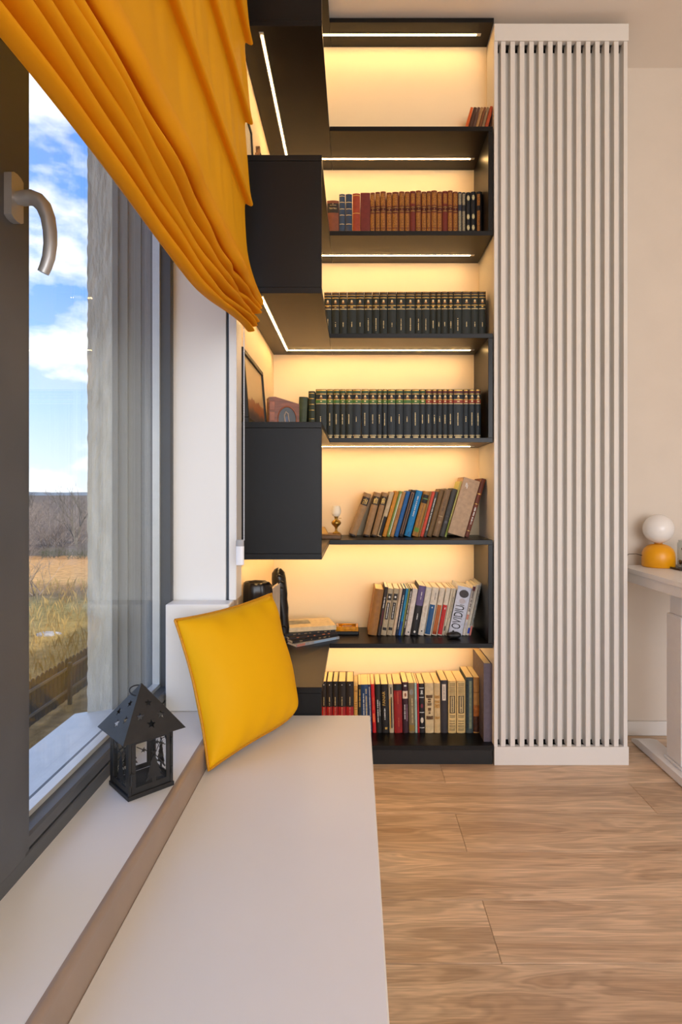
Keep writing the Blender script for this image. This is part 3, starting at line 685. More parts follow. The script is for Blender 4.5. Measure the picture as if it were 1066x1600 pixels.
r7(679, 688.6, 1067, (212, 178, 124), 'cream book with faint tan pattern on bottom shelf', -.5, [('band', .69, .75, tanp, .1, .9), ('band', .6, .65, tanp, .1, .9), ('band', .5, .58, tanp, .1, .9), ('band', .28, .33, tanp, .1, .9)])
r7(689.2, 699.8, 1063, (54, 48, 50), 'dark slate book with a white upright label on bottom shelf', -.3, [('band', .62, .93, mat('white_upright_label', (226, 208, 184)), .2, .75), ('text', .77, .05, .004, bl, .47, 3)])
stripe = mat('dark_brown_stripe', (64, 46, 26), .6)
for i, (a, b) in enumerate(((700.4, 713), (713.8, 727.2))):
    dec = [('band', z, z+.011, stripe, .15, .85) for z in (.05, .075, .11, .135, .175, .225, .30, .33, .745, .78, .81, .84, .875, .91, .94)]
    dec += [('band', .38, .72, stripe, .18, .85), ('band', .395, .705, mat('cream_title_panel', (214, 184, 126)), .28, .74), ('text', .55, .06, .005, bl, .5, i)]
    r7(a, b, 1064, (220, 184, 118), ['cream book with brown stripes and framed title, left of the matching pair', 'cream book with brown stripes and framed title, right of the matching pair'][i], 0, dec)
r7(728.3, 739.5, 1058.5, (66, 74, 72), 'tall slate green book with pale centre strip', 0, [('band', .05, .96, mat('dark_teal_edge', (34, 50, 54), .5, var=.4, vscale=150), .04, .3), ('band', .08, .94, mat('sage_strip', (124, 128, 100), .5, var=.15, vscale=100), .42, .8)], d=.15)
r7(739.9, 748.9, 1058.5, (186, 130, 64), 'tall book with an orange-brown pictorial spine', 0, [('band', .02, .3, mat('dark_picture', (70, 34, 14), .5, var=.5, vscale=70), 0, 1), ('band', .3, .5, mat('amber_picture', (170, 96, 34), .5, var=.4, vscale=60), 0, 1), ('band', .725, .737, mat('brown_bar', (120, 70, 30)), 0, 1)], d=.15)
make_book('book', 'large grey-violet book standing closest to the front, right end of bottom shelf', g7, (.5398, 2.285, z7+.0004), .0318, .310, .21, (92, 82, 92), 0, 'R', [], bulge=.001, rough=.7)

# --- top bay: small leaning books
g1 = 'small leaning books on the top shelf'
Y1b = 2.275; z1 = tops[1]
cols = [((206, 90, 22), 'small bright orange book leaning at the left of the top-shelf group', 726, 730.5), ((74, 42, 22), 'small dark brown book beside the orange one on top shelf', 730.8, 736.5), ((92, 60, 44), 'small chocolate book, third in the top-shelf group', 736.8, 741.5), ((164, 120, 70), 'small tan book in the middle of the top-shelf group', 741.8, 746.3), ((116, 66, 28), 'small russet book right of the tan one on top shelf', 746.6, 750.8), ((132, 104, 72), 'small taupe book before the red-orange one on top shelf', 751.1, 755.6), ((168, 66, 24), 'small red-orange book at the right of the top-shelf group', 756, 761.5)]
for i, (c, lb, a, b) in enumerate(cols):
    row_book(a, b, 167.5-(1.5 if i == 6 else 0), Y1b, z1, .085, c, lb, g1, 15, [])
nb = thing('notebook', 'thin black notebook lying flat on the top shelf', 'notebook', (.36, 2.32, z1))
MB().box(-.03, .03, -.04, .04, .0003, .0022, .0006).build('cover', blackmatte, nb); MB().box(-.029, .03, -.039, .039, .0022, .006).build('pages', bmat((40, 36, 34)), nb); MB().box(-.03, .03, -.04, .04, .006, .008, .0006).build('cover', blackmatte, nb)

# ------------------------------------------------------------------ things in the short leg
# lower: framed picture, wooden box
def picture_material():
    m = bpy.data.materials.new('landscape_print'); m.use_nodes = True; t = m.node_tree; n = t.nodes; l = t.links
    b = n['Principled BSDF']; b.inputs['Roughness'].default_value = .35
    tcn = n.new('ShaderNodeTexCoord'); sp = n.new('ShaderNodeSeparateXYZ'); l.new(tcn.outputs['Generated'], sp.inputs[0])
    nz = n.new('ShaderNodeTexNoise'); nz.inputs['Scale'].default_value = 5; nz.inputs['Detail'].default_value = 6; l.new(tcn.outputs['Generated'], nz.inputs['Vector'])
    ad = n.new('ShaderNodeMath'); ad.operation = 'MULTIPLY_ADD'; ad.inputs[1].default_value = .35; l.new(nz.outputs[0], ad.inputs[0]); l.new(sp.outputs['Z'], ad.inputs[2])
    r = n.new('ShaderNodeValToRGB'); l.new(ad.outputs[0], r.inputs[0]); el = r.color_ramp.elements
    el[0].position = .25; el[0].color = (*s2l((70, 66, 66)), 1); el[1].position = .56; el[1].color = (*s2l((226, 190, 130)), 1)
    for p, c in ((.34, (120, 92, 70)), (.42, (170, 100, 56)), (.545, (176, 112, 62))):
        x = el.new(p); x.color = (*s2l(c), 1)
    l.new(r.outputs[0], b.inputs['Base Color']); return m
pf = thing('picture_frame', 'black framed landscape picture leaning against the lit wall, fourth shelf', 'picture', (XL+.030, 1.95, tops[4]+.0006), (0, math.radians(-4.5), 0))
fw, fh, ft = .19, .232, .016
for (a, b, c, d) in ((-fw, fw, 0, .016), (-fw, fw, fh-.016, fh), (-fw, -fw+.016, .016, fh-.016), (fw-.016, fw, .016, fh-.016)):
    MB().box(-.008, .008, a, b, c, d, .0015).build('frame_bar', blackmatte, pf)
MB().box(-.006, .002, -fw+.016, fw-.016, .016, fh-.016).build('print', picture_material(), pf)
woodm = mat('red_brown_wood', (128, 66, 34), .4, var=.25, vscale=14, stretch=(1, 1, 7))
wb = thing('wooden_box', 'carved red-brown wooden box with an oval picture, fourth shelf', 'box', (-.283, 2.24, tops[4]+.0005), (0, 0, math.radians(18)))
wb.scale = (.78, 1, 1)
pr = [(-.075, 0), (.075, 0), (.075, .128), (-.045, .152), (-.075, .150)]
MB().prism(pr, -.028, .028).build('body', woodm, wb)
for z in (.02, .06, .10): MB().box(-.073, -.048, -.0305, -.0285, z, z+.034, .001).build('inlay_panel', mat('inlay_wood', (150, 82, 46), .4, var=.2), wb)
ov = MB(); ring = [(.014+.046*math.cos(2*PI*k/32), -.030, .066+.050*math.sin(2*PI*k/32)) for k in range(33)]
ov.tube(ring, .0028, 6, False).build('oval_rim', mat('inlay_wood', (150, 82, 46)), wb, True)
MB().add([(.014+.045*math.cos(2*PI*k/32), -.0290, .066+.049*math.sin(2*PI*k/32)) for k in range(32)], [tuple(range(32))]).build('oval_picture', mat('dark_oval_picture', (34, 34, 38), .3, var=.3, vscale=30), wb)
fg = MB(); arc = [(.012, -.0305, .030), (.004, -.0305, .055), (.0, -.0305, .082), (.008, -.0305, .096), (.018, -.0305, .088), (.022, -.0305, .066), (.026, -.0305, .048)]
fg.tube(arc, .0022, 6).build('pale_figure', mat('pale_inlay', (206, 180, 156), .4), wb, True)
MB().add([(.012+.009*math.cos(2*PI*k/12), -.0296, .062+.017*math.sin(2*PI*k/12)) for k in range(12)], [tuple(range(12))]).build('blue_inlay', mat('blue_inlay', (62, 78, 110), .4), wb)

# second-bay leg: framed picture and carved ornament partly behind the blind
pf2 = thing('picture_frame', 'narrow dark picture frame behind the blind, second shelf', 'picture', (XL+.022, 1.845, tops[2]+.0006), (0, math.radians(-3), 0))
for (a, b, c, d) in ((-.08, .08, 0, .012), (-.08, .08, .168, .18), (-.08, -.068, .012, .168), (.068, .08, .012, .168)):
    MB().box(-.006, .006, a, b, c, d, .001).build('frame_bar', blackmatte, pf2)
MB().box(-.004, .001, -.068, .068, .012, .168).build('print', mat('cream_print', (224, 206, 170), .5), pf2)
co = thing('carved_ornament', 'brown carved wooden relief standing by the lit wall, second shelf', 'ornament', (XL+.036, 2.03, tops[2]+.0006), (0, math.radians(-4), 0))
po = [(-.085, 0), (.085, 0), (.08, .03), (.06, .05), (.066, .075), (.04, .085), (.045, .12), (.018, .118), (.01, .15), (-.012, .185), (-.03, .18), (-.035, .15), (-.06, .14), (-.055, .10), (-.078, .08), (-.07, .04)]
ob = MB().prism(po, -.007, .007).xf(Matrix.Rotation(PI/2, 4, 'Z')).build('relief', mat('carved_brown_wood', (132, 88, 46), .5, var=.6, vscale=60), co)
for (a, z, s_) in ((-.03, .14, .012), (.02, .09, .014), (-.03, .07, .016), (.04, .03, .014), (-.045, .025, .014)):
    bm = bmesh.new(); bmesh.ops.create_icosphere(bm, subdivisions=2, radius=s_); q = MB(); q.bm(bm, Matrix.Translation((.008, a, z)) @ Matrix.Diagonal((.4, 1, 1.2, 1))); bm.free(); q.build('carving', mat('dark_carving', (64, 34, 18), .45), co, True)

# fifth bay: miniature oil lamp on a wooden block
brass = mat('aged_brass', (176, 140, 66), .28, .9, var=.1)
z5t = tops[5]
bk = thing('wooden_stand', 'flat brown wooden stand under the miniature lamp', 'stand', (bx(515, 2.33), 2.345, z5t+.0004))
MB().box(-.05, .047, -.05, .05, 0, .015, .0015).build('board', mat('dark_stand_wood', (104, 74, 40), .5, var=.2, vscale=20, stretch=(1, 8, 1)), bk)
MB().box(-.05, .044, -.047, .05, .0152, .0185, .001).build('top_layer', mat('stand_top_wood', (140, 100, 54), .5, var=.2), bk)
yb_ = thing('wooden_block', 'small yellow wooden block beside the miniature lamp', 'block', (bx(503, 2.36), 2.345, z5t+.0192))
MB().prism([(-.03, 0), (.026, 0), (.018, .016), (.012, .026), (-.03, .026)], -.02, .02).build('block', mat('yellow_wood', (214, 160, 66), .5, var=.1), yb_)
ol = thing('oil_lamp', 'miniature brass oil lamp with a frosted white shade', 'lamp', (bx(525.5, 2.345), 2.345, z5t+.0192))
ol.scale = (1.3, 1.3, 1.12)
MB().lathe([(0, 0), (.0125, 0), (.012, .003), (.005, .007), (.0035, .014), (.0045, .022), (.013, .032), (.0155, .038), (.013, .045), (.006, .050), (.0045, .056), (.007, .060), (.0075, .063), (.0, .064)], 20).build('brass_body', brass, ol, True)
MB().tube([(.006, 0, .055), (.016, 0, .055)], .0012, 6).build('wick_knob', brass, ol)
MB().lathe([(.008, .062), (.0135, .068), (.0155, .077), (.0145, .088), (.0115, .097), (.0100, .101), (.0092, .101), (.0108, .096), (.0138, .087), (.0147, .077), (.0128, .069), (.0072, .062)], 20).build('glass_shade', mat('frosted_glass', (246, 236, 214), .3, var=0), ol, True)

# sixth bay: stacked books, amber dish, sculptures
z6t = tops[6]
def flat_book(label, loc, w, d, h, rz, col, pg=pagew, decor=None, cat='book'):
    t = thing('book' if cat == 'book' else 'magazine', label, cat, loc, (0, 0, math.radians(rz)), 'reading stack on the window-side leg')
    MB().box(-w/2, w/2, -d/2, d/2, 0, .0012).build('cover', bmat(col), t); MB().box(-w/2+.001, w/2-.001, -d/2+.0006, d/2-.001, .0012, h-.0012).build('pages', pg, t); MB().box(-w/2, w/2, -d/2, d/2, h-.0012, h).build('cover', bmat(col), t)
    MB().box(-w/2, w/2, -d/2-.0006, -d/2+.0004, 0, h).build('spine', bmat(col), t)
    if decor: decor(t, w, d, h)
    return t
zz = z6t+.0004
cxs, cys = -.205, 2.335
def dsp(m, y=.004):
    def f(t, w, d, h):
        q = MB(); r = random.Random(int(h*1e5)); x = -w*.35
        while x < w*.42:
            g = r.uniform(.004, .012); q.add([(x, -d/2-.0012, h*.38), (x+g, -d/2-.0012, h*.38), (x+g, -d/2-.0012, h*.68), (x, -d/2-.0012, h*.68)], [(0, 1, 2, 3)]); x += g+r.uniform(.006, .05)
        q.build('title', m, t)
    return f
def blue_end(t, w, d, h):
    MB().box(-w*.1, w*.42, -d/2-.0014, -d/2-.0007, .001, h-.001).build('spine_print', mat('pale_blue_print', (150, 176, 200)), t)
    MB().box(-w*.48, -w*.3, -d/2-.0014, -d/2-.0007, .001, h-.001).build('spine_print', mat('salmon_spine', (200, 130, 110)), t)
for i, (h, rz, col, lb, dec, dx) in enumerate([
    (.011, 38, (160, 158, 160), 'grey and pale blue magazine at the bottom of the reading stack', blue_end, .012),
    (.011, 33, (22, 20, 22), 'black book, second from the bottom of the reading stack', dsp(mat('muted_gilt', (150, 122, 84))), .008),
    (.010, 28, (40, 28, 24), 'dark brown book, third from the bottom of the reading stack', dsp(mat('rust_title', (196, 110, 60))), .004),
    (.009, 22, (26, 24, 24), 'black book under the beige paperback in the reading stack', dsp(mat('muted_gilt', (150, 122, 84))), 0)]):
    flat_book(lb, (cxs+dx, cys-.006*(3-i), zz), .205, .15, h, rz, col, decor=dec); zz += h+.0004
def cover_print(t, w, d, h):
    MB().box(-.07, .02, -.02, .05, h, h+.0003).build('cover_print', mat('grey_photo_print', (128, 126, 116), .5, var=.3, vscale=40), t)
flat_book('beige paperback with a grey cover picture, top of the reading stack', (cxs, cys+.01, zz), .225, .15, .017, 14, (214, 194, 156), decor=cover_print)

dish = thing('amber_dish', 'amber glass dish on a black base beside the reading stack', 'dish', (bx(542.5, 2.40), 2.42, z6t+.0004))
MB().box(-.049, .049, -.034, .034, 0, .014, .002).build('base', blackmatte, dish)
am = mat('amber_glass', (206, 136, 22), .15, var=.25, vscale=60, coat=.4)
MB().box(-.047, .047, -.032, .032, .0142, .020, .001).build('tray', am, dish)
for (a, b, c, d) in ((-.047, .047, -.032, -.024), (-.047, .047, .024, .032), (-.047, -.036, -.024, .024), (.036, .047, -.024, .024)):
    MB().box(a, b, c, d, .0202, .033, .0015).build('rim', am, dish)
MB().box(-.02, .02, -.010, .012, .0202, .030, .0015).build('rest', mat('amber_dark', (150, 86, 14), .2), dish)

blk = mat('polished_black_carving', (20, 19, 20), .3, var=.2, vscale=30, bump=.06, bscale=60)
def lumpy(parent, name, prof, m, n=18, f=None):
    """prof: list of (z, rx, ry, cx, cy); f modulates radius by angle"""
    vs = []; fs = []
    for z, rx, ry, cx, cy in prof:
        for k in range(n):
            a = 2*PI*k/n; g = f(a, z) if f else 1
            vs.append((cx+rx*g*math.cos(a), cy+ry*g*math.sin(a), z))
    for i in range(len(prof)-1):
        for k in range(n):
            a = i*n+k; b = i*n+(k+1) % n; fs.append((a, b, b+n, a+n))
    fs.append(tuple(range(n-1, -1, -1))); fs.append(tuple(range((len(prof)-1)*n, len(prof)*n)))
    return MB().add(vs, fs).build(name, m, parent, True)
sc = thing('sculpture', 'squat black carved head sculpture behind the yellow cushion', 'sculpture', (-.312, 1.815, z6t+.0005))
sc.scale = (.84, .9, 1.32)
lumpy(sc, 'head', [(0, .040, .038, 0, 0), (.03, .044, .042, 0, 0), (.08, .048, .046, 0, 0), (.13, .049, .046, -.002, 0), (.17, .051, .045, 0, 0), (.21, .051, .045, .002, 0), (.226, .049, .043, .001, 0), (.2335, .043, .038, -.002, 0), (.230, .030, .026, -.002, 0), (.228, .01, .01, 0, 0)], blk, 28, lambda a, z: 1+.09*math.sin(7*a+z*7)+.05*math.sin(13*a+2))
for (dx, dz, rr) in ((.012, .15, .016), (-.018, .15, .014), (.0, .12, .012)):
    bm = bmesh.new(); bmesh.ops.create_icosphere(bm, subdivisions=2, radius=rr); q = MB(); q.bm(bm, Matrix.Translation((dx+.01, -.038, dz)) @ Matrix.Diagonal((1, .6, 1.4, 1))); bm.free(); q.build('carved_fold', blk, sc, True)
sc2 = thing('figurine', 'tall slim black carved figurine standing in the corner', 'figurine', (-.278, 2.26, z6t+.0026), (0, math.radians(-5), 0))
sc2.scale = (1, 1, 1.12)
lumpy(sc2, 'body', [(0, .021, .022, .0, 0), (.02, .020, .02, 0, 0), (.05, .023, .022, 0, 0), (.09, .024, .022, 0, 0), (.12, .026, .024, 0, 0), (.15, .024, .022, 0, 0), (.17, .027, .024, 0, 0), (.20, .028, .025, -.002, 0), (.225, .028, .025, -.002, 0), (.245, .024, .022, -.002, 0), (.258, .014, .012, -.002, 0), (.262, .004, .004, -.002, 0)], blk, 22, lambda a, z: 1+.05*math.sin(4*a+z*60)+.04*math.sin(z*190))
for (dz, w_) in ((.235, .018), (.215, .02), (.195, .016), (.06, .010), (.03, .009)):
    q = MB(); q.tube([(-w_*.6+.004, -.022, dz), (.004, -.028, dz+.004), (w_*.9, -.018, dz-.004)], [.003, .0045, .003], 6).build('carved_ridge', blk, sc2, True)
cd = thing('card_folder', 'pale grey card folder standing upright between the black carvings', 'folder', (-.287, 1.985, z6t+.0005), (0, 0, math.radians(76)))
MB().prism([(-.06, 0), (.06, 0), (.06, .268), (-.06, .255)], -.004, -.0015).build('cover', mat('pale_grey_card', (196, 180, 160), .7), cd)
MB().prism([(-.059, .001), (.059, .001), (.059, .265), (-.059, .252)], -.0013, .0035).build('pages', pagew, cd)
MB().prism([(-.06, 0), (.06, 0), (.06, .268), (-.06, .255)], .0037, .006).build('cover', mat('pale_grey_card', (196, 180, 160), .7), cd)
# dark stone before OVIDIU
stn = thing('dark_stone', 'small irregular black stone in front of the white OVIDIU book', 'stone', (bx(711, 2.32), 2.335, z6t+.0005))
bm = bmesh.new(); bmesh.ops.create_icosphere(bm, subdivisions=3, radius=1); r_ = random.Random(5)
for v in bm.verts:
    g = 1+.22*math.sin(3*v.co.x+1)*math.cos(4*v.co.y)+.08*r_.uniform(-1, 1); v.co = Vector((v.co.x*.031*g, v.co.y*.016*g, max(-.012, v.co.z*.012*g)+.012))
q = MB(); q.bm(bm); bm.free(); q.build('stone', mat('black_stone', (36, 35, 34), .45, var=.3, vscale=80), stn, True)

# ------------------------------------------------------------------ roman blind
def fabric_material(name, rgb, trgb, transl=.4):
    m = bpy.data.materials.new(name); m.use_nodes = True; t = m.node_tree; t.nodes.clear()
    o = t.nodes.new('ShaderNodeOutputMaterial'); b = t.nodes.new('ShaderNodeBsdfPrincipled'); tr = t.nodes.new('ShaderNodeBsdfTranslucent'); mixn = t.nodes.new('ShaderNodeMixShader')
    b.inputs['Base Color'].default_value = (*s2l(rgb), 1); b.inputs['Roughness'].default_value = .62; b.inputs['Specular IOR Level'].default_value = .15
    tr.inputs[0].default_value = (*s2l(trgb), 1); mixn.inputs[0].default_value = transl
    tcn = t.nodes.new('ShaderNodeTexCoord'); nz = t.nodes.new('ShaderNodeTexNoise'); nz.inputs['Scale'].default_value = 900
    t.links.new(tcn.outputs['Object'], nz.inputs['Vector']); bn = t.nodes.new('ShaderNodeBump'); bn.inputs['Strength'].default_value = .08; bn.inputs['Distance'].default_value = .001
    t.links.new(nz.outputs[0], bn.inputs['Height']); t.links.new(bn.outputs[0], b.inputs['Normal'])
    t.links.new(b.outputs[0], mixn.inputs[1]); t.links.new(tr.outputs[0], mixn.inputs[2]); t.links.new(mixn.outputs[0], o.inputs[0])
    return m
blindm = fabric_material('yellow_blind_fabric', (244, 172, 20), (255, 176, 30), .24)
bl_ = thing('roman_blind', 'yellow fabric roman blind gathered in folds across the window top', 'blind', (-.30, .9, 1.45))
prof = [(-.315, 2.905, -1), (-.314, 2.75, -1)]
for zr in (2.56, 2.335, 2.11, 1.88):
    prof += [(-.309, zr+.12, -1), (-.303, zr+.05, -1), (-.296, zr+.016, -1), (-.290, zr, -1), (-.2905, zr-.006, -1), (-.296, zr-.009, -1), (-.306, zr-.004, -1), (-.313, zr+.003, -1), (-.3145, zr-.012, -1)]
prof += [(-.312, 1.80, -1), (-.307, 1.73, 0), (-.297, 1.675, 0), (-.281, 1.634, 0), (-.265, 1.602, 0), (-.255, 1.580, 0), (-.251, 1.564, 0), (-.2535, 1.550, 0), (-.262, 1.545, 0), (-.274, 1.553, 0), (-.290, 1.574, 0), (-.304, 1.590, 0)]
for i in range(1, 6):
    zc = 1.5475-.0205*(i-1); dx = -.0062*i
    prof += [(-.296+dx*.7, zc-.0002, i), (-.284+dx, zc-.0012, i), (-.268+dx, zc-.0030, i), (-.2575+dx, zc-.0078, i), (-.2535+dx, zc-.0135, i), (-.2565+dx, zc-.0190, i), (-.266+dx, zc-.0222, i), (-.281+dx, zc-.0216, i)]
prof += [(-.312, 1.48, 6), (-.314, 1.54, 6), (-.314, 1.66, 6)]
NY = 130; ys = frange(-.45, 1.628, NY)
vs = []; fs = []
r_ = random.Random(11); ph = [[r_.uniform(0, 6.28) for _ in range(4)] for _ in range(8)]
def sstep(a, b, x):
    t = max(0, min(1, (x-a)/(b-a))); return t*t*(3-2*t)
for j, y in enumerate(ys):
    endf = sstep(1.05, 1.63, y)
    for k, (px, pz, fi) in enumerate(prof):
        X, Z = px, pz
        if fi < 0:
            hgt = (1 - sstep(2.6, 2.9, pz))*min(1, min(abs(pz-zq) for zq in (2.56, 2.335, 2.11, 1.88))/.07)
            X += .0035*math.sin(y*24+pz*3.1)*hgt + .0022*math.sin(y*53+pz*7+1)*hgt + .0012*math.sin(y*97-pz*4)*hgt
        else:
            p = ph[fi]
            bottom = 1.60
            if pz < bottom:
                Z = bottom-(bottom-pz)*(1-.36*endf)
            Z += .012*(1-sstep(.5, 1.3, y)) if pz < 1.66 else 0
            Z += .022*endf*(1 if pz < 1.7 else 0.4)
            lob = max(0, (px+.30)/.045)
            X += lob*(.006*math.sin(y*5.2+p[0])+.0035*math.sin(y*13+p[1])+.002*math.sin(y*31+p[2]))
            Z += .0045*math.sin(y*4.4+p[2])*(1 if fi > 0 else .5)+.0025*math.sin(y*11+p[3])
            # folds pinch and tuck irregularly towards the far end
            if fi in (1, 2, 3, 4, 5):
                c_ = 1.12+.14*fi
                X += -.010*lob*math.exp(-((y-c_)/.035)**2)
        vs.append((X, y, Z))
n = len(prof)
for j in range(NY-1):
    for k in range(n-1):
        a = j*n+k; fs.append((a, a+1, a+n+1, a+n))
fab = rel(MB().add(vs, fs).build('fabric', blindm, bl_, True), bl_)
ss = fab.modifiers.new('subsurf', 'SUBSURF'); ss.levels = 1; ss.render_levels = 1
rel(MB().box(-.345, -.313, -.47, 1.630, 2.86, 2.905, .002).build('head_rail', white, bl_), bl_)

# bead chain and weight of the roller mechanism
ch = thing('bead_chain', 'white beaded blind chain with a grey-capped weight beside the bookcase', 'chain', (-.322, 1.60, .86))
beadm = mat('white_plastic_bead', (236, 236, 238), .3, var=0)
bm = bmesh.new(); bmesh.ops.create_icosphere(bm, subdivisions=1, radius=.0021); bv = [v.co.copy() for v in bm.verts]; bf = [[v.index for v in f.verts] for f in bm.faces]; bm.free()
for (cx_, z0, z1) in ((-.3105, .932, 1.56), (-.3325, .932, 1.54)):
    q = MB(); z = z0
    while z < z1:
        q.add([(v.x+cx_, v.y+1.60, v.z+z) for v in bv], bf); z += .0047
    q.tube([(cx_, 1.60, z0), (cx_, 1.60, z1)], .0005, 5)
    o = rel(q.build('beads', beadm, ch, True), ch); tag(o, kind='stuff')
wt = MB(); ol_ = [(.0115*math.cos(a)*1.0, .0055*math.sin(a)) for a in [2*PI*k/20 for k in range(20)]]
def ellip(z0, z1, s=1):
    q = MB(); vs = [(-.3215+s*a, 1.60+s*b, z) for z in (z0, z1) for a, b in ol_]; fs = [(k, (k+1) % 20, 20+(k+1) % 20, 20+k) for k in range(20)]+[tuple(range(19, -1, -1)), tuple(range(20, 40))]
    return q.add(vs, fs)
smooth_angle(rel(ellip(.862, .914).build('weight', beadm, ch), ch), 50)
smooth_angle(rel(ellip(.9142, .932, .97).build('cap', mat('grey_cap', (168, 166, 166), .4), ch), ch), 50)

# ------------------------------------------------------------------ cushion
cushm = fabric_material('yellow_cushion_fabric', (240, 178, 10), (255, 170, 10), .06)
pipm = mat('cushion_piping', (200, 136, 12), .6, var=.08, vscale=200)
cu = thing('cushion', 'yellow square cushion with piped edges leaning at the end of bench', 'cushion', (-.28, 1.53, ZBN))
BL, BR, TR, TL = Vector((-.352, 1.375, .400)), Vector((-.158, 1.70, .404)), Vector((-.252, 1.715, .762)), Vector((-.463, 1.472, .737))
def cpos(a, b):
    """a, b in [-1, 1]"""
    pa = .075*(1-b*b); pb = .05*(1-a*a)
    a2 = a*(1-pa*abs(a)); b2 = b*(1-pb*abs(b))
    # soften the lower right corner
    s, t = (a2+1)/2, (b2+1)/2
    rd = max(0, a)**3*max(0, -b)**3*.07; s -= rd; t += rd
    p = BL*(1-s)*(1-t)+BR*s*(1-t)+TR*s*t+TL*(1-s)*t
    return p
nrm = ((BR-BL).cross(TL-BL)).normalized()
if nrm.y > 0: nrm = -nrm
NA = 44
def cgrid(side, Tk):
    vs = []
    for i in range(NA+1):
        for j in range(NA+1):
            a, b = -1+2*i/NA, -1+2*j/NA
            p = cpos(a, b)
            th = Tk*max(0, (1-a**6)*(1-b**6))**.55*(.55+.45*(1-a*a)*(1-b*b))
            wr = .0030*math.sin(9*a+7*b+side)*math.exp(-((1-abs(a))/.35)**2)+.0026*math.sin(14*a-4*b)*math.exp(-((1-abs(b))/.3)**2)
            ed = min(1, (1-max(abs(a), abs(b)))*8)
            vs.append(p+nrm*side*(th+wr*ed))
    fs = [(i*(NA+1)+j, (i+1)*(NA+1)+j, (i+1)*(NA+1)+j+1, i*(NA+1)+j+1) for i in range(NA) for j in range(NA)]
    return vs, fs
q = MB(); q.add(*cgrid(1, .082)); q.add(*cgrid(-1, .050))
cb = rel(q.build('cover', cushm, cu, True), cu)
bm = bmesh.new(); bm.from_mesh(cb.data); bmesh.ops.remove_doubles(bm, verts=bm.verts, dist=.0002); bmesh.ops.recalc_face_normals(bm, faces=bm.faces); bm.to_mesh(cb.data); bm.free()
edge = [cpos(-1+2*i/30, 1) for i in range(31)]+[cpos(1, 1-2*i/30) for i in range(1, 31)]+[cpos(1-2*i/30, -1) for i in range(1, 31)]+[cpos(-1, -1+2*i/30) for i in range(1, 31)]
rel(MB().tube([p+nrm*.001 for p in edge], .0036, 8, False).build('piping', pipm, cu, True), cu)

# ------------------------------------------------------------------ lantern
lan = thing('lantern', 'black metal house lantern with star cut-outs on the window sill', 'lantern', (-.446, 1.199, ZS+.0006), (0, 0, math.radians(44.2)))
lm = mat('black_lantern_metal', (44, 44, 44), .48, .35, var=.1, vscale=60)
hs = .0485
MB().box(-hs, hs, -hs, hs, 0, .009, .001).build('base', lm, lan)
MB().box(-hs+.004, hs-.004, -hs+.004, hs-.004, .0092, .011).build('floor_plate', lm, lan)
for sx in (-1, 1):
    for sy in (-1, 1):
        a, b = sx*(hs-.0075), sy*(hs-.0075)
        MB().box(min(a, sx*(hs-.002)), max(a, sx*(hs-.002)), min(b, sy*(hs-.002)), max(b, sy*(hs-.002)), .009, .121).build('post', lm, lan)
for k in range(4):
    R_ = Matrix.Rotation(PI/2*k, 4, 'Z')
    f = MB(); y0, y1 = -hs+.0022, -hs+.0046; w_ = hs-.0085
    f.box(-w_, w_, y0, y1, .012, .022); f.box(-w_, w_, y0, y1, .108, .118); f.box(-w_, -w_+.008, y0, y1, .022, .108); f.box(w_-.008, w_, y0, y1, .022, .108)
    f.xf(R_).build('panel_frame' if k != 0 else 'door_frame', lm, lan)
    g = MB().box(-w_+.006, w_-.006, y1-.001, y1, .02, .11).xf(R_).build('pane', glassm, lan)
    # fir tree and star garland silhouettes
    tr = [(-.004, .022), (-.004, .03), (-.018, .027), (-.011, .038), (-.016, .037), (-.009, .049), (-.0125, .048), (-.006, .060), (-.009, .060), (0, .076), (.009, .060), (.006, .060), (.0125, .048), (.009, .049), (.016, .037), (.011, .038), (.018, .027), (.004, .03), (.004, .022)]
    MB().prism([(x_+.006, z_) for x_, z_ in tr], y0+.0004, y0+.0012).xf(R_).build('fir_tree', lm, lan)
    def star(cx, cz, r, n=5, rot=.3):
        return [(cx+(r if i % 2 == 0 else r*.42)*math.sin(rot+PI*i/n), cz+(r if i % 2 == 0 else r*.42)*math.cos(rot+PI*i/n)) for i in range(2*n)]
    for (cx_, cz_) in ((-.016, .092), (.012, .100), (.022, .094), (.006, .081)):
        MB().prism(star(cx_, cz_, .0058), y0+.0004, y0+.0012).xf(R_).build('star', lm, lan)
    MB().tube([(-.03, y0+.0008, .102), (-.016, y0+.0008, .092), (.004, y0+.0008, .082), (.02, y0+.0008, .06), (.03, y0+.0008, .046)], .0009, 5).xf(R_).build('garland', lm, lan)
    MB().tube([(-.005, y0+.0008, .110), (.012, y0+.0008, .100), (.03, y0+.0008, .09)], .0009, 5).xf(R_).build('garland', lm, lan)
MB().tube([(-hs+.006, -hs-.002, .030), (-hs+.006, -hs-.002, .056)], .0016, 8).build('latch', lm, lan)
MB().tube([(-hs+.002, -hs-.003, .052), (-hs+.012, -hs-.003, .052)], .0016, 8).build('latch', lm, lan)
for z in (.035, .095): MB().tube([(hs-.006, -hs-.0012, z-.007), (hs-.006, -hs-.0012, z+.007)], .002, 8).build('hinge', lm, lan)
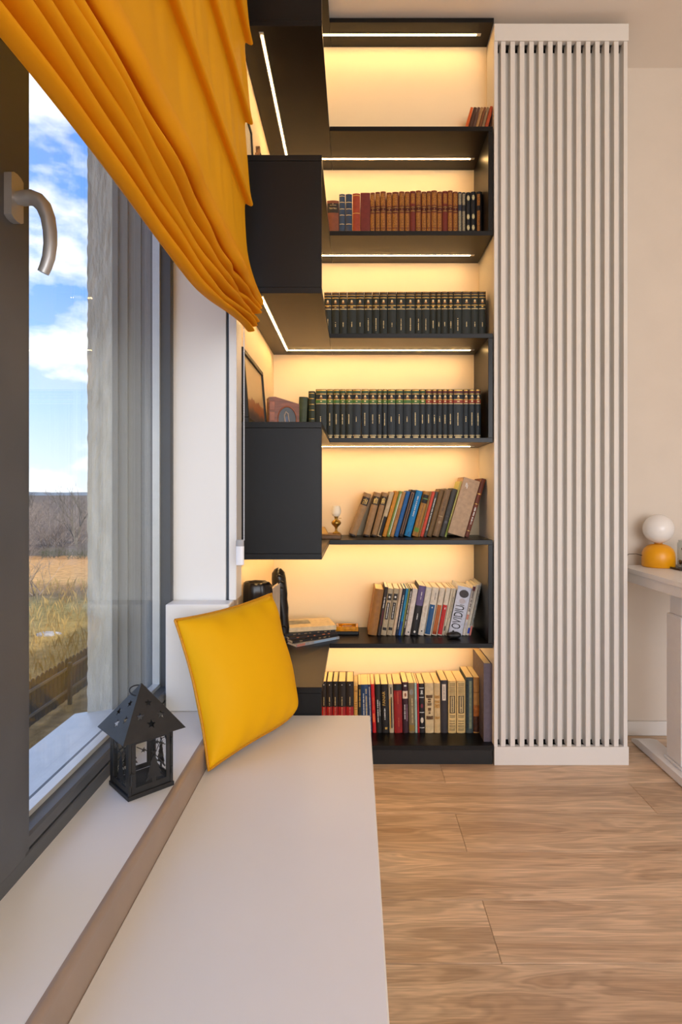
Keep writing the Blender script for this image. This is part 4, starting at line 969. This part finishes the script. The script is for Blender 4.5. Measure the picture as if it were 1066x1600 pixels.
# roof with punched stars
eh, ez, az = .0655, .1205, .2125
sl = math.hypot(eh, az-ez)
for k in range(4):
    bm = bmesh.new(); loops = [[(-eh, 0), (eh, 0), (0, sl)]]
    for (cx_, cz_, r) in ((-.002, .026, .0098), (-.020, .046, .0090), (.022, .040, .0090), (.003, .069, .0082)):
        loops.append(star(cx_, cz_, r, rot=.2+k))
    for lp_ in loops:
        vv = [bm.verts.new((p[0], p[1], 0)) for p in lp_]
        for i in range(len(vv)): bm.edges.new((vv[i], vv[(i+1) % len(vv)]))
    bmesh.ops.triangle_fill(bm, use_beauty=True, use_dissolve=False, edges=bm.edges[:])
    ux = Vector((1, 0, 0)); uy = Vector((0, eh, az-ez)).normalized(); uz = ux.cross(uy)
    M = Matrix.Translation((0, -eh, ez)) @ Matrix((ux, uy, uz)).transposed().to_4x4()
    q = MB(); q.bm(bm, Matrix.Rotation(PI/2*k, 4, 'Z') @ M); bm.free()
    o = q.build('roof_panel', lm, lan); so = o.modifiers.new('solid', 'SOLIDIFY'); so.thickness = .0008; so.offset = -1
rg = MB(); rg.tube([(.0175*math.cos(2*PI*i/28), .0175*math.sin(2*PI*i/28), 0) for i in range(29)], .0014, 6, False)
rg.xf(Matrix.Translation((-.004, .006, .196)) @ Matrix.Rotation(math.radians(22), 4, 'X')).build('hanging_ring', lm, lan, True)

# ------------------------------------------------------------------ desk and the things on it
desk = thing('standing_desk', 'white height-adjustable desk beside the slatted cabinet', 'desk', (1.9, 2.15, 0))
whd = mat('desk_white', (228, 226, 224), .4, var=.01)
top = [(1.13, 2.46), (1.13, 1.80), (2.70, 1.80), (2.70, 2.49), (1.17, 2.49), (1.14, 2.48)]
q = MB(); q.add([(x, y, z) for z in (.732, .75) for x, y in top], [(0, 1, 2, 3, 4, 5), (11, 10, 9, 8, 7, 6)]+[(i, (i+1) % 6, 6+(i+1) % 6, 6+i) for i in range(6)])
rel(q.build('desk_top', whd, desk), desk)
part('apron', 1.137, 2.69, 1.81, 2.485, .692, .7310, whd, desk, .002)
for x0 in (1.205, 2.55):
    part('leg_column', x0, x0+.08, 2.13, 2.235, .045, .60, whd, desk, .004)
    part('leg_inner', x0+.008, x0+.072, 2.14, 2.225, .60, .6915, whd, desk, .003)
    fx = x0-.03
    pf_ = [(1.80, .004), (1.80, .016), (1.86, .034), (2.40, .034), (2.455, .016), (2.455, .004)]
    q = MB(); n6 = len(pf_); q.add([(x, y, z) for x in (fx, fx+.08) for y, z in pf_], [tuple(range(n6)), tuple(range(2*n6-1, n6-1, -1))]+[(i, (i+1) % n6, n6+(i+1) % n6, n6+i) for i in range(n6)])
    rel(q.build('foot', whd, desk), desk)
    part('foot_bracket', x0-.004, x0+.084, 2.12, 2.245, .0345, .0448, whd, desk, .002)
    for yy in (1.84, 2.42): part('foot_pad', fx+.02, fx+.06, yy-.02, yy+.02, 0, .004, blackmatte, desk)

lx, ly = 1.28, 2.435
dlm = thing('table_lamp', 'small lamp with white globe on a mustard yellow dome base', 'lamp', (lx, ly, .7505))
pr = [(0, 0), (.062, 0), (.0645, .003), (.0645, .045), (.0625, .060), (.056, .075), (.044, .087), (.028, .094), (.012, .097), (0, .097)]
MB().lathe(pr, 40).build('base', mat('mustard_lacquer', (236, 160, 4), .35, var=.02), dlm, True)
MB().lathe([(0, .0972), (.016, .0972), (.016, .102), (0, .102)], 24).build('collar', mat('mustard_collar', (190, 120, 8), .4), dlm)
gb = [(.061*math.sin(PI*i/24), .160-.061*math.cos(PI*i/24)) for i in range(25)]; gb[0] = (0.001, gb[0][1]); gb[-1] = (.001, gb[-1][1])
MB().lathe(gb, 40).build('globe', mat('opal_glass', (238, 232, 226), .22, var=0), dlm, True)
MB().tube([(-.064, .01, .046), (-.085, .02, .052), (-.11, .03, .050), (-.14, .035, .03), (-.149, .04, .005), (-.12, .03, .0025)], .0018, 6).build('cord', mat('dark_cord', (90, 74, 60), .5), dlm, True)
tray = thing('tray', 'thin dark tray at the right edge under the glass jar', 'tray', (1.385, 2.375, .7505))
MB().box(-.09, .09, -.075, .095, 0, .004, .001).build('plate', mat('dark_tray', (52, 40, 32), .4), tray)
for (a, b, c, d) in ((-.09, .09, -.075, -.071), (-.09, -.086, -.071, .095)): MB().box(a, b, c, d, .0042, .008).build('rim', mat('dark_tray', (52, 40, 32), .4), tray)
jar = thing('glass_jar', 'clear glass jar holding brown pebbles on the dark tray', 'jar', (1.382, 2.385, .7552))
jg = glass_material('jar_glass', .03, (.9, .92, .92), .03, .9)
MB().lathe([(.001, 0), (.043, 0), (.045, .004), (.045, .098), (.041, .103), (.041, .110), (.0385, .110), (.0385, .102), (.0425, .097), (.0425, .006), (.001, .005)], 32).build('glass', jg, jar, True)
q = MB(); r_ = random.Random(4)
for i in range(26):
    a = r_.uniform(0, 6.28); rr = .034*math.sqrt(r_.random()); s_ = r_.uniform(.005, .008)
    bm = bmesh.new(); bmesh.ops.create_icosphere(bm, subdivisions=1, radius=s_); q.bm(bm, Matrix.Translation((rr*math.cos(a), rr*math.sin(a), .012+.012*r_.random()))); bm.free()
tag(q.build('pebbles', mat('brown_pebbles', (110, 70, 40), .5, var=.4, vscale=70), jar, True), kind='stuff')
MB().lathe([(.001, .062), (.012, .064), (.02, .075), (.014, .088), (.006, .096), (.001, .098)], 14, (-.018, -.012, 0)).build('dried_flower', mat('dark_red_flower', (104, 52, 34), .6, var=.3), jar, True)
MB().tube([(-.018, -.012, .02), (-.018, -.012, .064)], .0015, 6).build('flower_stem', mat('stem_green', (86, 90, 60), .6), jar)

# ------------------------------------------------------------------ outdoors
def field_material():
    m = bpy.data.materials.new('dry_field'); m.use_nodes = True; t = m.node_tree; n = t.nodes; l = t.links
    b = n['Principled BSDF']; b.inputs['Roughness'].default_value = 1; b.inputs['Specular IOR Level'].default_value = .05
    tcn = n.new('ShaderNodeTexCoord'); sp = n.new('ShaderNodeSeparateXYZ'); l.new(tcn.outputs['Object'], sp.inputs[0])
    n1 = n.new('ShaderNodeTexNoise'); n1.inputs['Scale'].default_value = .16; n1.inputs['Detail'].default_value = 6; l.new(tcn.outputs['Object'], n1.inputs['Vector'])
    ad = n.new('ShaderNodeMath'); ad.operation = 'MULTIPLY_ADD'; ad.inputs[1].default_value = 9; l.new(n1.outputs[0], ad.inputs[0]); l.new(sp.outputs['Y'], ad.inputs[2])
    mr = n.new('ShaderNodeMapRange'); mr.inputs[1].default_value = 0; mr.inputs[2].default_value = 80; l.new(ad.outputs[0], mr.inputs[0])
    r = n.new('ShaderNodeValToRGB'); l.new(mr.outputs[0], r.inputs[0]); el = r.color_ramp.elements
    el[0].position = 0; el[0].color = (*s2l((150, 124, 80)), 1); el[1].position = .78; el[1].color = (*s2l((124, 106, 88)), 1)
    for p, c in ((.26, (178, 138, 84)), (.36, (172, 142, 86)), (.44, (146, 132, 82)), (.50, (128, 108, 80)), (.56, (196, 150, 94)), (.66, (204, 150, 92)), (.74, (196, 142, 86)), (.755, (110, 94, 74))):
        x = el.new(p); x.color = (*s2l(c), 1)
    n2 = n.new('ShaderNodeTexNoise'); n2.inputs['Scale'].default_value = 2.4; n2.inputs['Detail'].default_value = 9; n2.inputs['Roughness'].default_value = .7; l.new(tcn.outputs['Object'], n2.inputs['Vector'])
    m2 = n.new('ShaderNodeMapRange'); m2.inputs[1].default_value = .3; m2.inputs[2].default_value = .7; m2.inputs[3].default_value = .55; m2.inputs[4].default_value = 1.4; l.new(n2.outputs[0], m2.inputs[0])
    vm = n.new('ShaderNodeVectorMath'); vm.operation = 'SCALE'; l.new(r.outputs[0], vm.inputs[0]); l.new(m2.outputs[0], vm.inputs['Scale']); l.new(vm.outputs[0], b.inputs['Base Color'])
    return m
g = MB(); 
NXg, NYg = 40, 60
gxs = [-900+ (900+40)*(i/NXg) for i in range(NXg+1)]; gys = [-60+ (1400)*((j/NYg)**2.2) for j in range(NYg+1)]
r_ = random.Random(2)
vs = [(x, y, GZ+(.12*math.sin(x*.21+y*.13)+.1*math.sin(y*.31) if y > 12 and x < -9 else 0)) for y in gys for x in gxs]
fs = [(j*(NXg+1)+i, j*(NXg+1)+i+1, (j+1)*(NXg+1)+i+1, (j+1)*(NXg+1)+i) for j in range(NYg) for i in range(NXg)]
struct(g.add(vs, fs).build('ground', field_material()), 'dry grass field outside the window', 'field')
# far blue ridge
rp = [(-1500, GZ)]+[(-1500+30*i, 1.6+1.6*math.sin(i*.31)+1.0*math.sin(i*.83+1)) for i in range(60)]+[(300, GZ)]
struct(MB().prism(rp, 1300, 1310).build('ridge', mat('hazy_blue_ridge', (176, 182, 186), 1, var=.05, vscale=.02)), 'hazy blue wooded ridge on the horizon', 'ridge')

# picket fence
fen = thing('picket_fence', 'dark wooden picket fence below the window', 'fence', (-8.3, 16, GZ))
pm = mat('weathered_fence_wood', (96, 84, 68), .85, var=.2, vscale=6, stretch=(1, 1, .2))
pk = MB().prism([(-.09, .12), (.09, .12), (.09, 1.22), (.06, 1.27), (0, 1.30), (-.06, 1.27), (-.09, 1.22)], -.011, .011).xf(Matrix.Rotation(PI/2, 4, 'Z')).mesh('picket', pm)
r_ = random.Random(9)
for k in range(72):
    o = bpy.data.objects.new('picket', pk); C.objects.link(o); o.parent = fen; o.location = (0, -7+.215*k, r_.uniform(-.015, .015)); o.rotation_euler = (r_.uniform(-.012, .012), 0, 0)
for z in (.40, 1.03):
    MB().box(.02, .06, -7.1, 8.4, z-.035, z+.035).build('rail', mat('rail_wood', (132, 118, 98), .85, var=.15), fen)
for k in range(7): MB().box(-.05+.115, .155, -7+2.5*k-.05, -7+2.5*k+.05, 0, 1.2).build('post', pm, fen)

# bare shrubs and trees
barkm = mat('bare_twigs', (158, 138, 120), 1, var=.25, vscale=3)
barkd = mat('bare_twigs_dark', (116, 104, 88), 1, var=.25, vscale=3)
bgreen = mat('evergreen_scrub', (104, 102, 72), 1, var=.3, vscale=2)
def shrub_mesh(seed, h, trunks, depth, spread, m, th=.03):
    r = random.Random(seed); q = MB()
    def br(p, d, ln, rad, lev):
        pts = [p]; q_ = p.copy(); dd = d.copy()
        for i in range(2):
            dd = (dd+Vector((r.uniform(-1, 1), r.uniform(-1, 1), r.uniform(-.4, .7)))*.22).normalized(); q_ = q_+dd*ln/2; pts.append(q_.copy())
        q.tube(pts, [rad, rad*.75, rad*.5], 3, False)
        if lev > 0:
            for _ in range(3 if lev > 1 else 4):
                nd = (dd+Vector((r.uniform(-1, 1), r.uniform(-1, 1), r.uniform(-.3, .8)))*spread).normalized()
                br(pts[r.choice((1, 2, 2))], nd, ln*r.uniform(.55, .8), rad*.55, lev-1)
    for _ in range(trunks):
        d = Vector((r.uniform(-1, 1), r.uniform(-1, 1), 1.6 if trunks < 3 else .9)).normalized()
        br(Vector((r.uniform(-.3, .3)*trunks*.25, r.uniform(-.3, .3)*trunks*.25, -.1)), d, h*.42, th, depth)
    return q.mesh('twigs', m)
kinds = [shrub_mesh(1, 3.0, 7, 3, .85, barkm, .035), shrub_mesh(2, 2.4, 8, 3, 1.0, barkd, .035), shrub_mesh(3, 3.6, 5, 3, .75, barkm, .045), shrub_mesh(4, 2.3, 22, 3, 1.3, bgreen, .045)]
treem = shrub_mesh(12, 6.5, 2, 5, .62, barkd, .13)
r_ = random.Random(21)
def place(name, me, loc, s, rz, label, cat, group=None):
    o = bpy.data.objects.new(name, me); C.objects.link(o); o.location = loc; o.scale = (s, s, s); o.rotation_euler = (0, 0, rz)
    return tag(o, label, cat, group)
shl = ['bare brown shrub', 'dark bare shrub', 'tall bare brown shrub', 'low olive green bush']
front = [(-.57, 53.5, 0, .62, 'at the left'), (-.528, 54.0, 3, .5, 'left of the centre'), (-.487, 53.2, 3, .5, 'at the centre'), (-.44, 54.2, 3, .5, 'at the right')]
for i, (fx_, Y, k, s_, wh) in enumerate(front):
    place('shrub', kinds[k], (fx_*Y, Y, GZ), s_, i*1.7, f'{shl[k]} along the far edge of the orange field, {wh}', 'shrub', 'shrubs along the far field edge')
# the tangle of scrub behind them cannot be counted: one object
sv = MB(); src = [([v.co.copy() for v in k.vertices], [tuple(p.vertices) for p in k.polygons]) for k in kinds[:3]]
for i in range(130):
    t = i/129; Y = 58+190*t**1.8+r_.uniform(0, 5); X = -Y*r_.uniform(.38, .66); s_ = r_.uniform(.8, 1.15)*(1+.7*t); a = r_.uniform(0, 6.28)
    V, P = src[r_.choice((0, 1, 2))]; ca, sa = math.cos(a)*s_, math.sin(a)*s_
    sv.add([(X+v.x*ca-v.y*sa, Y+v.x*sa+v.y*ca, GZ+v.z*s_) for v in V], P)
me = bpy.data.meshes.new('scrub'); me.from_pydata(sv.v, [], sv.f); me.materials.append(barkm)
o = bpy.data.objects.new('scrub', me); C.objects.link(o); tag(o, 'grey-brown tangle of bare scrub reaching to the horizon', 'scrub', None, 'stuff')
place('bare_tree', treem, (-.484*62, 62, GZ), 1.0, .4, 'tall bare tree rising above the thicket', 'tree')
place('bare_tree', treem, (-.56*150, 150, GZ), 1.0, 2.2, 'far bare tree on the horizon left of the tall one', 'tree')
place('sapling', kinds[2], (-.552*34, 34, GZ), .8, 1.2, 'thin bare sapling in the field near the window frame', 'sapling')
# dry straw standing in the field: uncountable blades
sw = MB(); r_ = random.Random(31)
for i in range(5200):
    Y = 12+26*r_.random()**1.3; X = -9.2-r_.random()*Y*.5
    hh = r_.uniform(.18, .6)*(1.6 if r_.random() < .06 else 1); lx_, ly_ = r_.uniform(-.45, .45)*hh, r_.uniform(-.45, .45)*hh; w_ = r_.uniform(.006, .014)
    sw.add([(X-w_, Y, GZ-.15), (X+w_, Y, GZ-.15), (X+lx_*.4, Y+ly_*.4, GZ+hh*.6), (X+lx_, Y+ly_, GZ+hh)], [(0, 1, 2), (0, 2, 3)])
me = bpy.data.meshes.new('dry_straw'); me.from_pydata(sw.v, [], sw.f); me.materials.append(mat('dry_straw', (186, 156, 100), .9, var=.2, vscale=1))
o = bpy.data.objects.new('dry_straw', me); C.objects.link(o); tag(o, 'pale dry straw standing in the field behind the fence', 'straw', None, 'stuff')
rub = MB(); bm = bmesh.new(); bmesh.ops.create_icosphere(bm, subdivisions=2, radius=1)
for v in bm.verts: v.co = Vector((v.co.x*.55*(1+.2*math.sin(5*v.co.y)), v.co.y*.35, max(0, v.co.z)*.16))
rub.bm(bm); bm.free(); o = rub.build('pale_rubble', mat('pale_rubble', (176, 168, 154), .9, var=.2, vscale=5)); o.location = (-.534*24.6, 24.6, GZ-.02)
tag(o, 'pale rubble heap lying in the field', 'rubble')
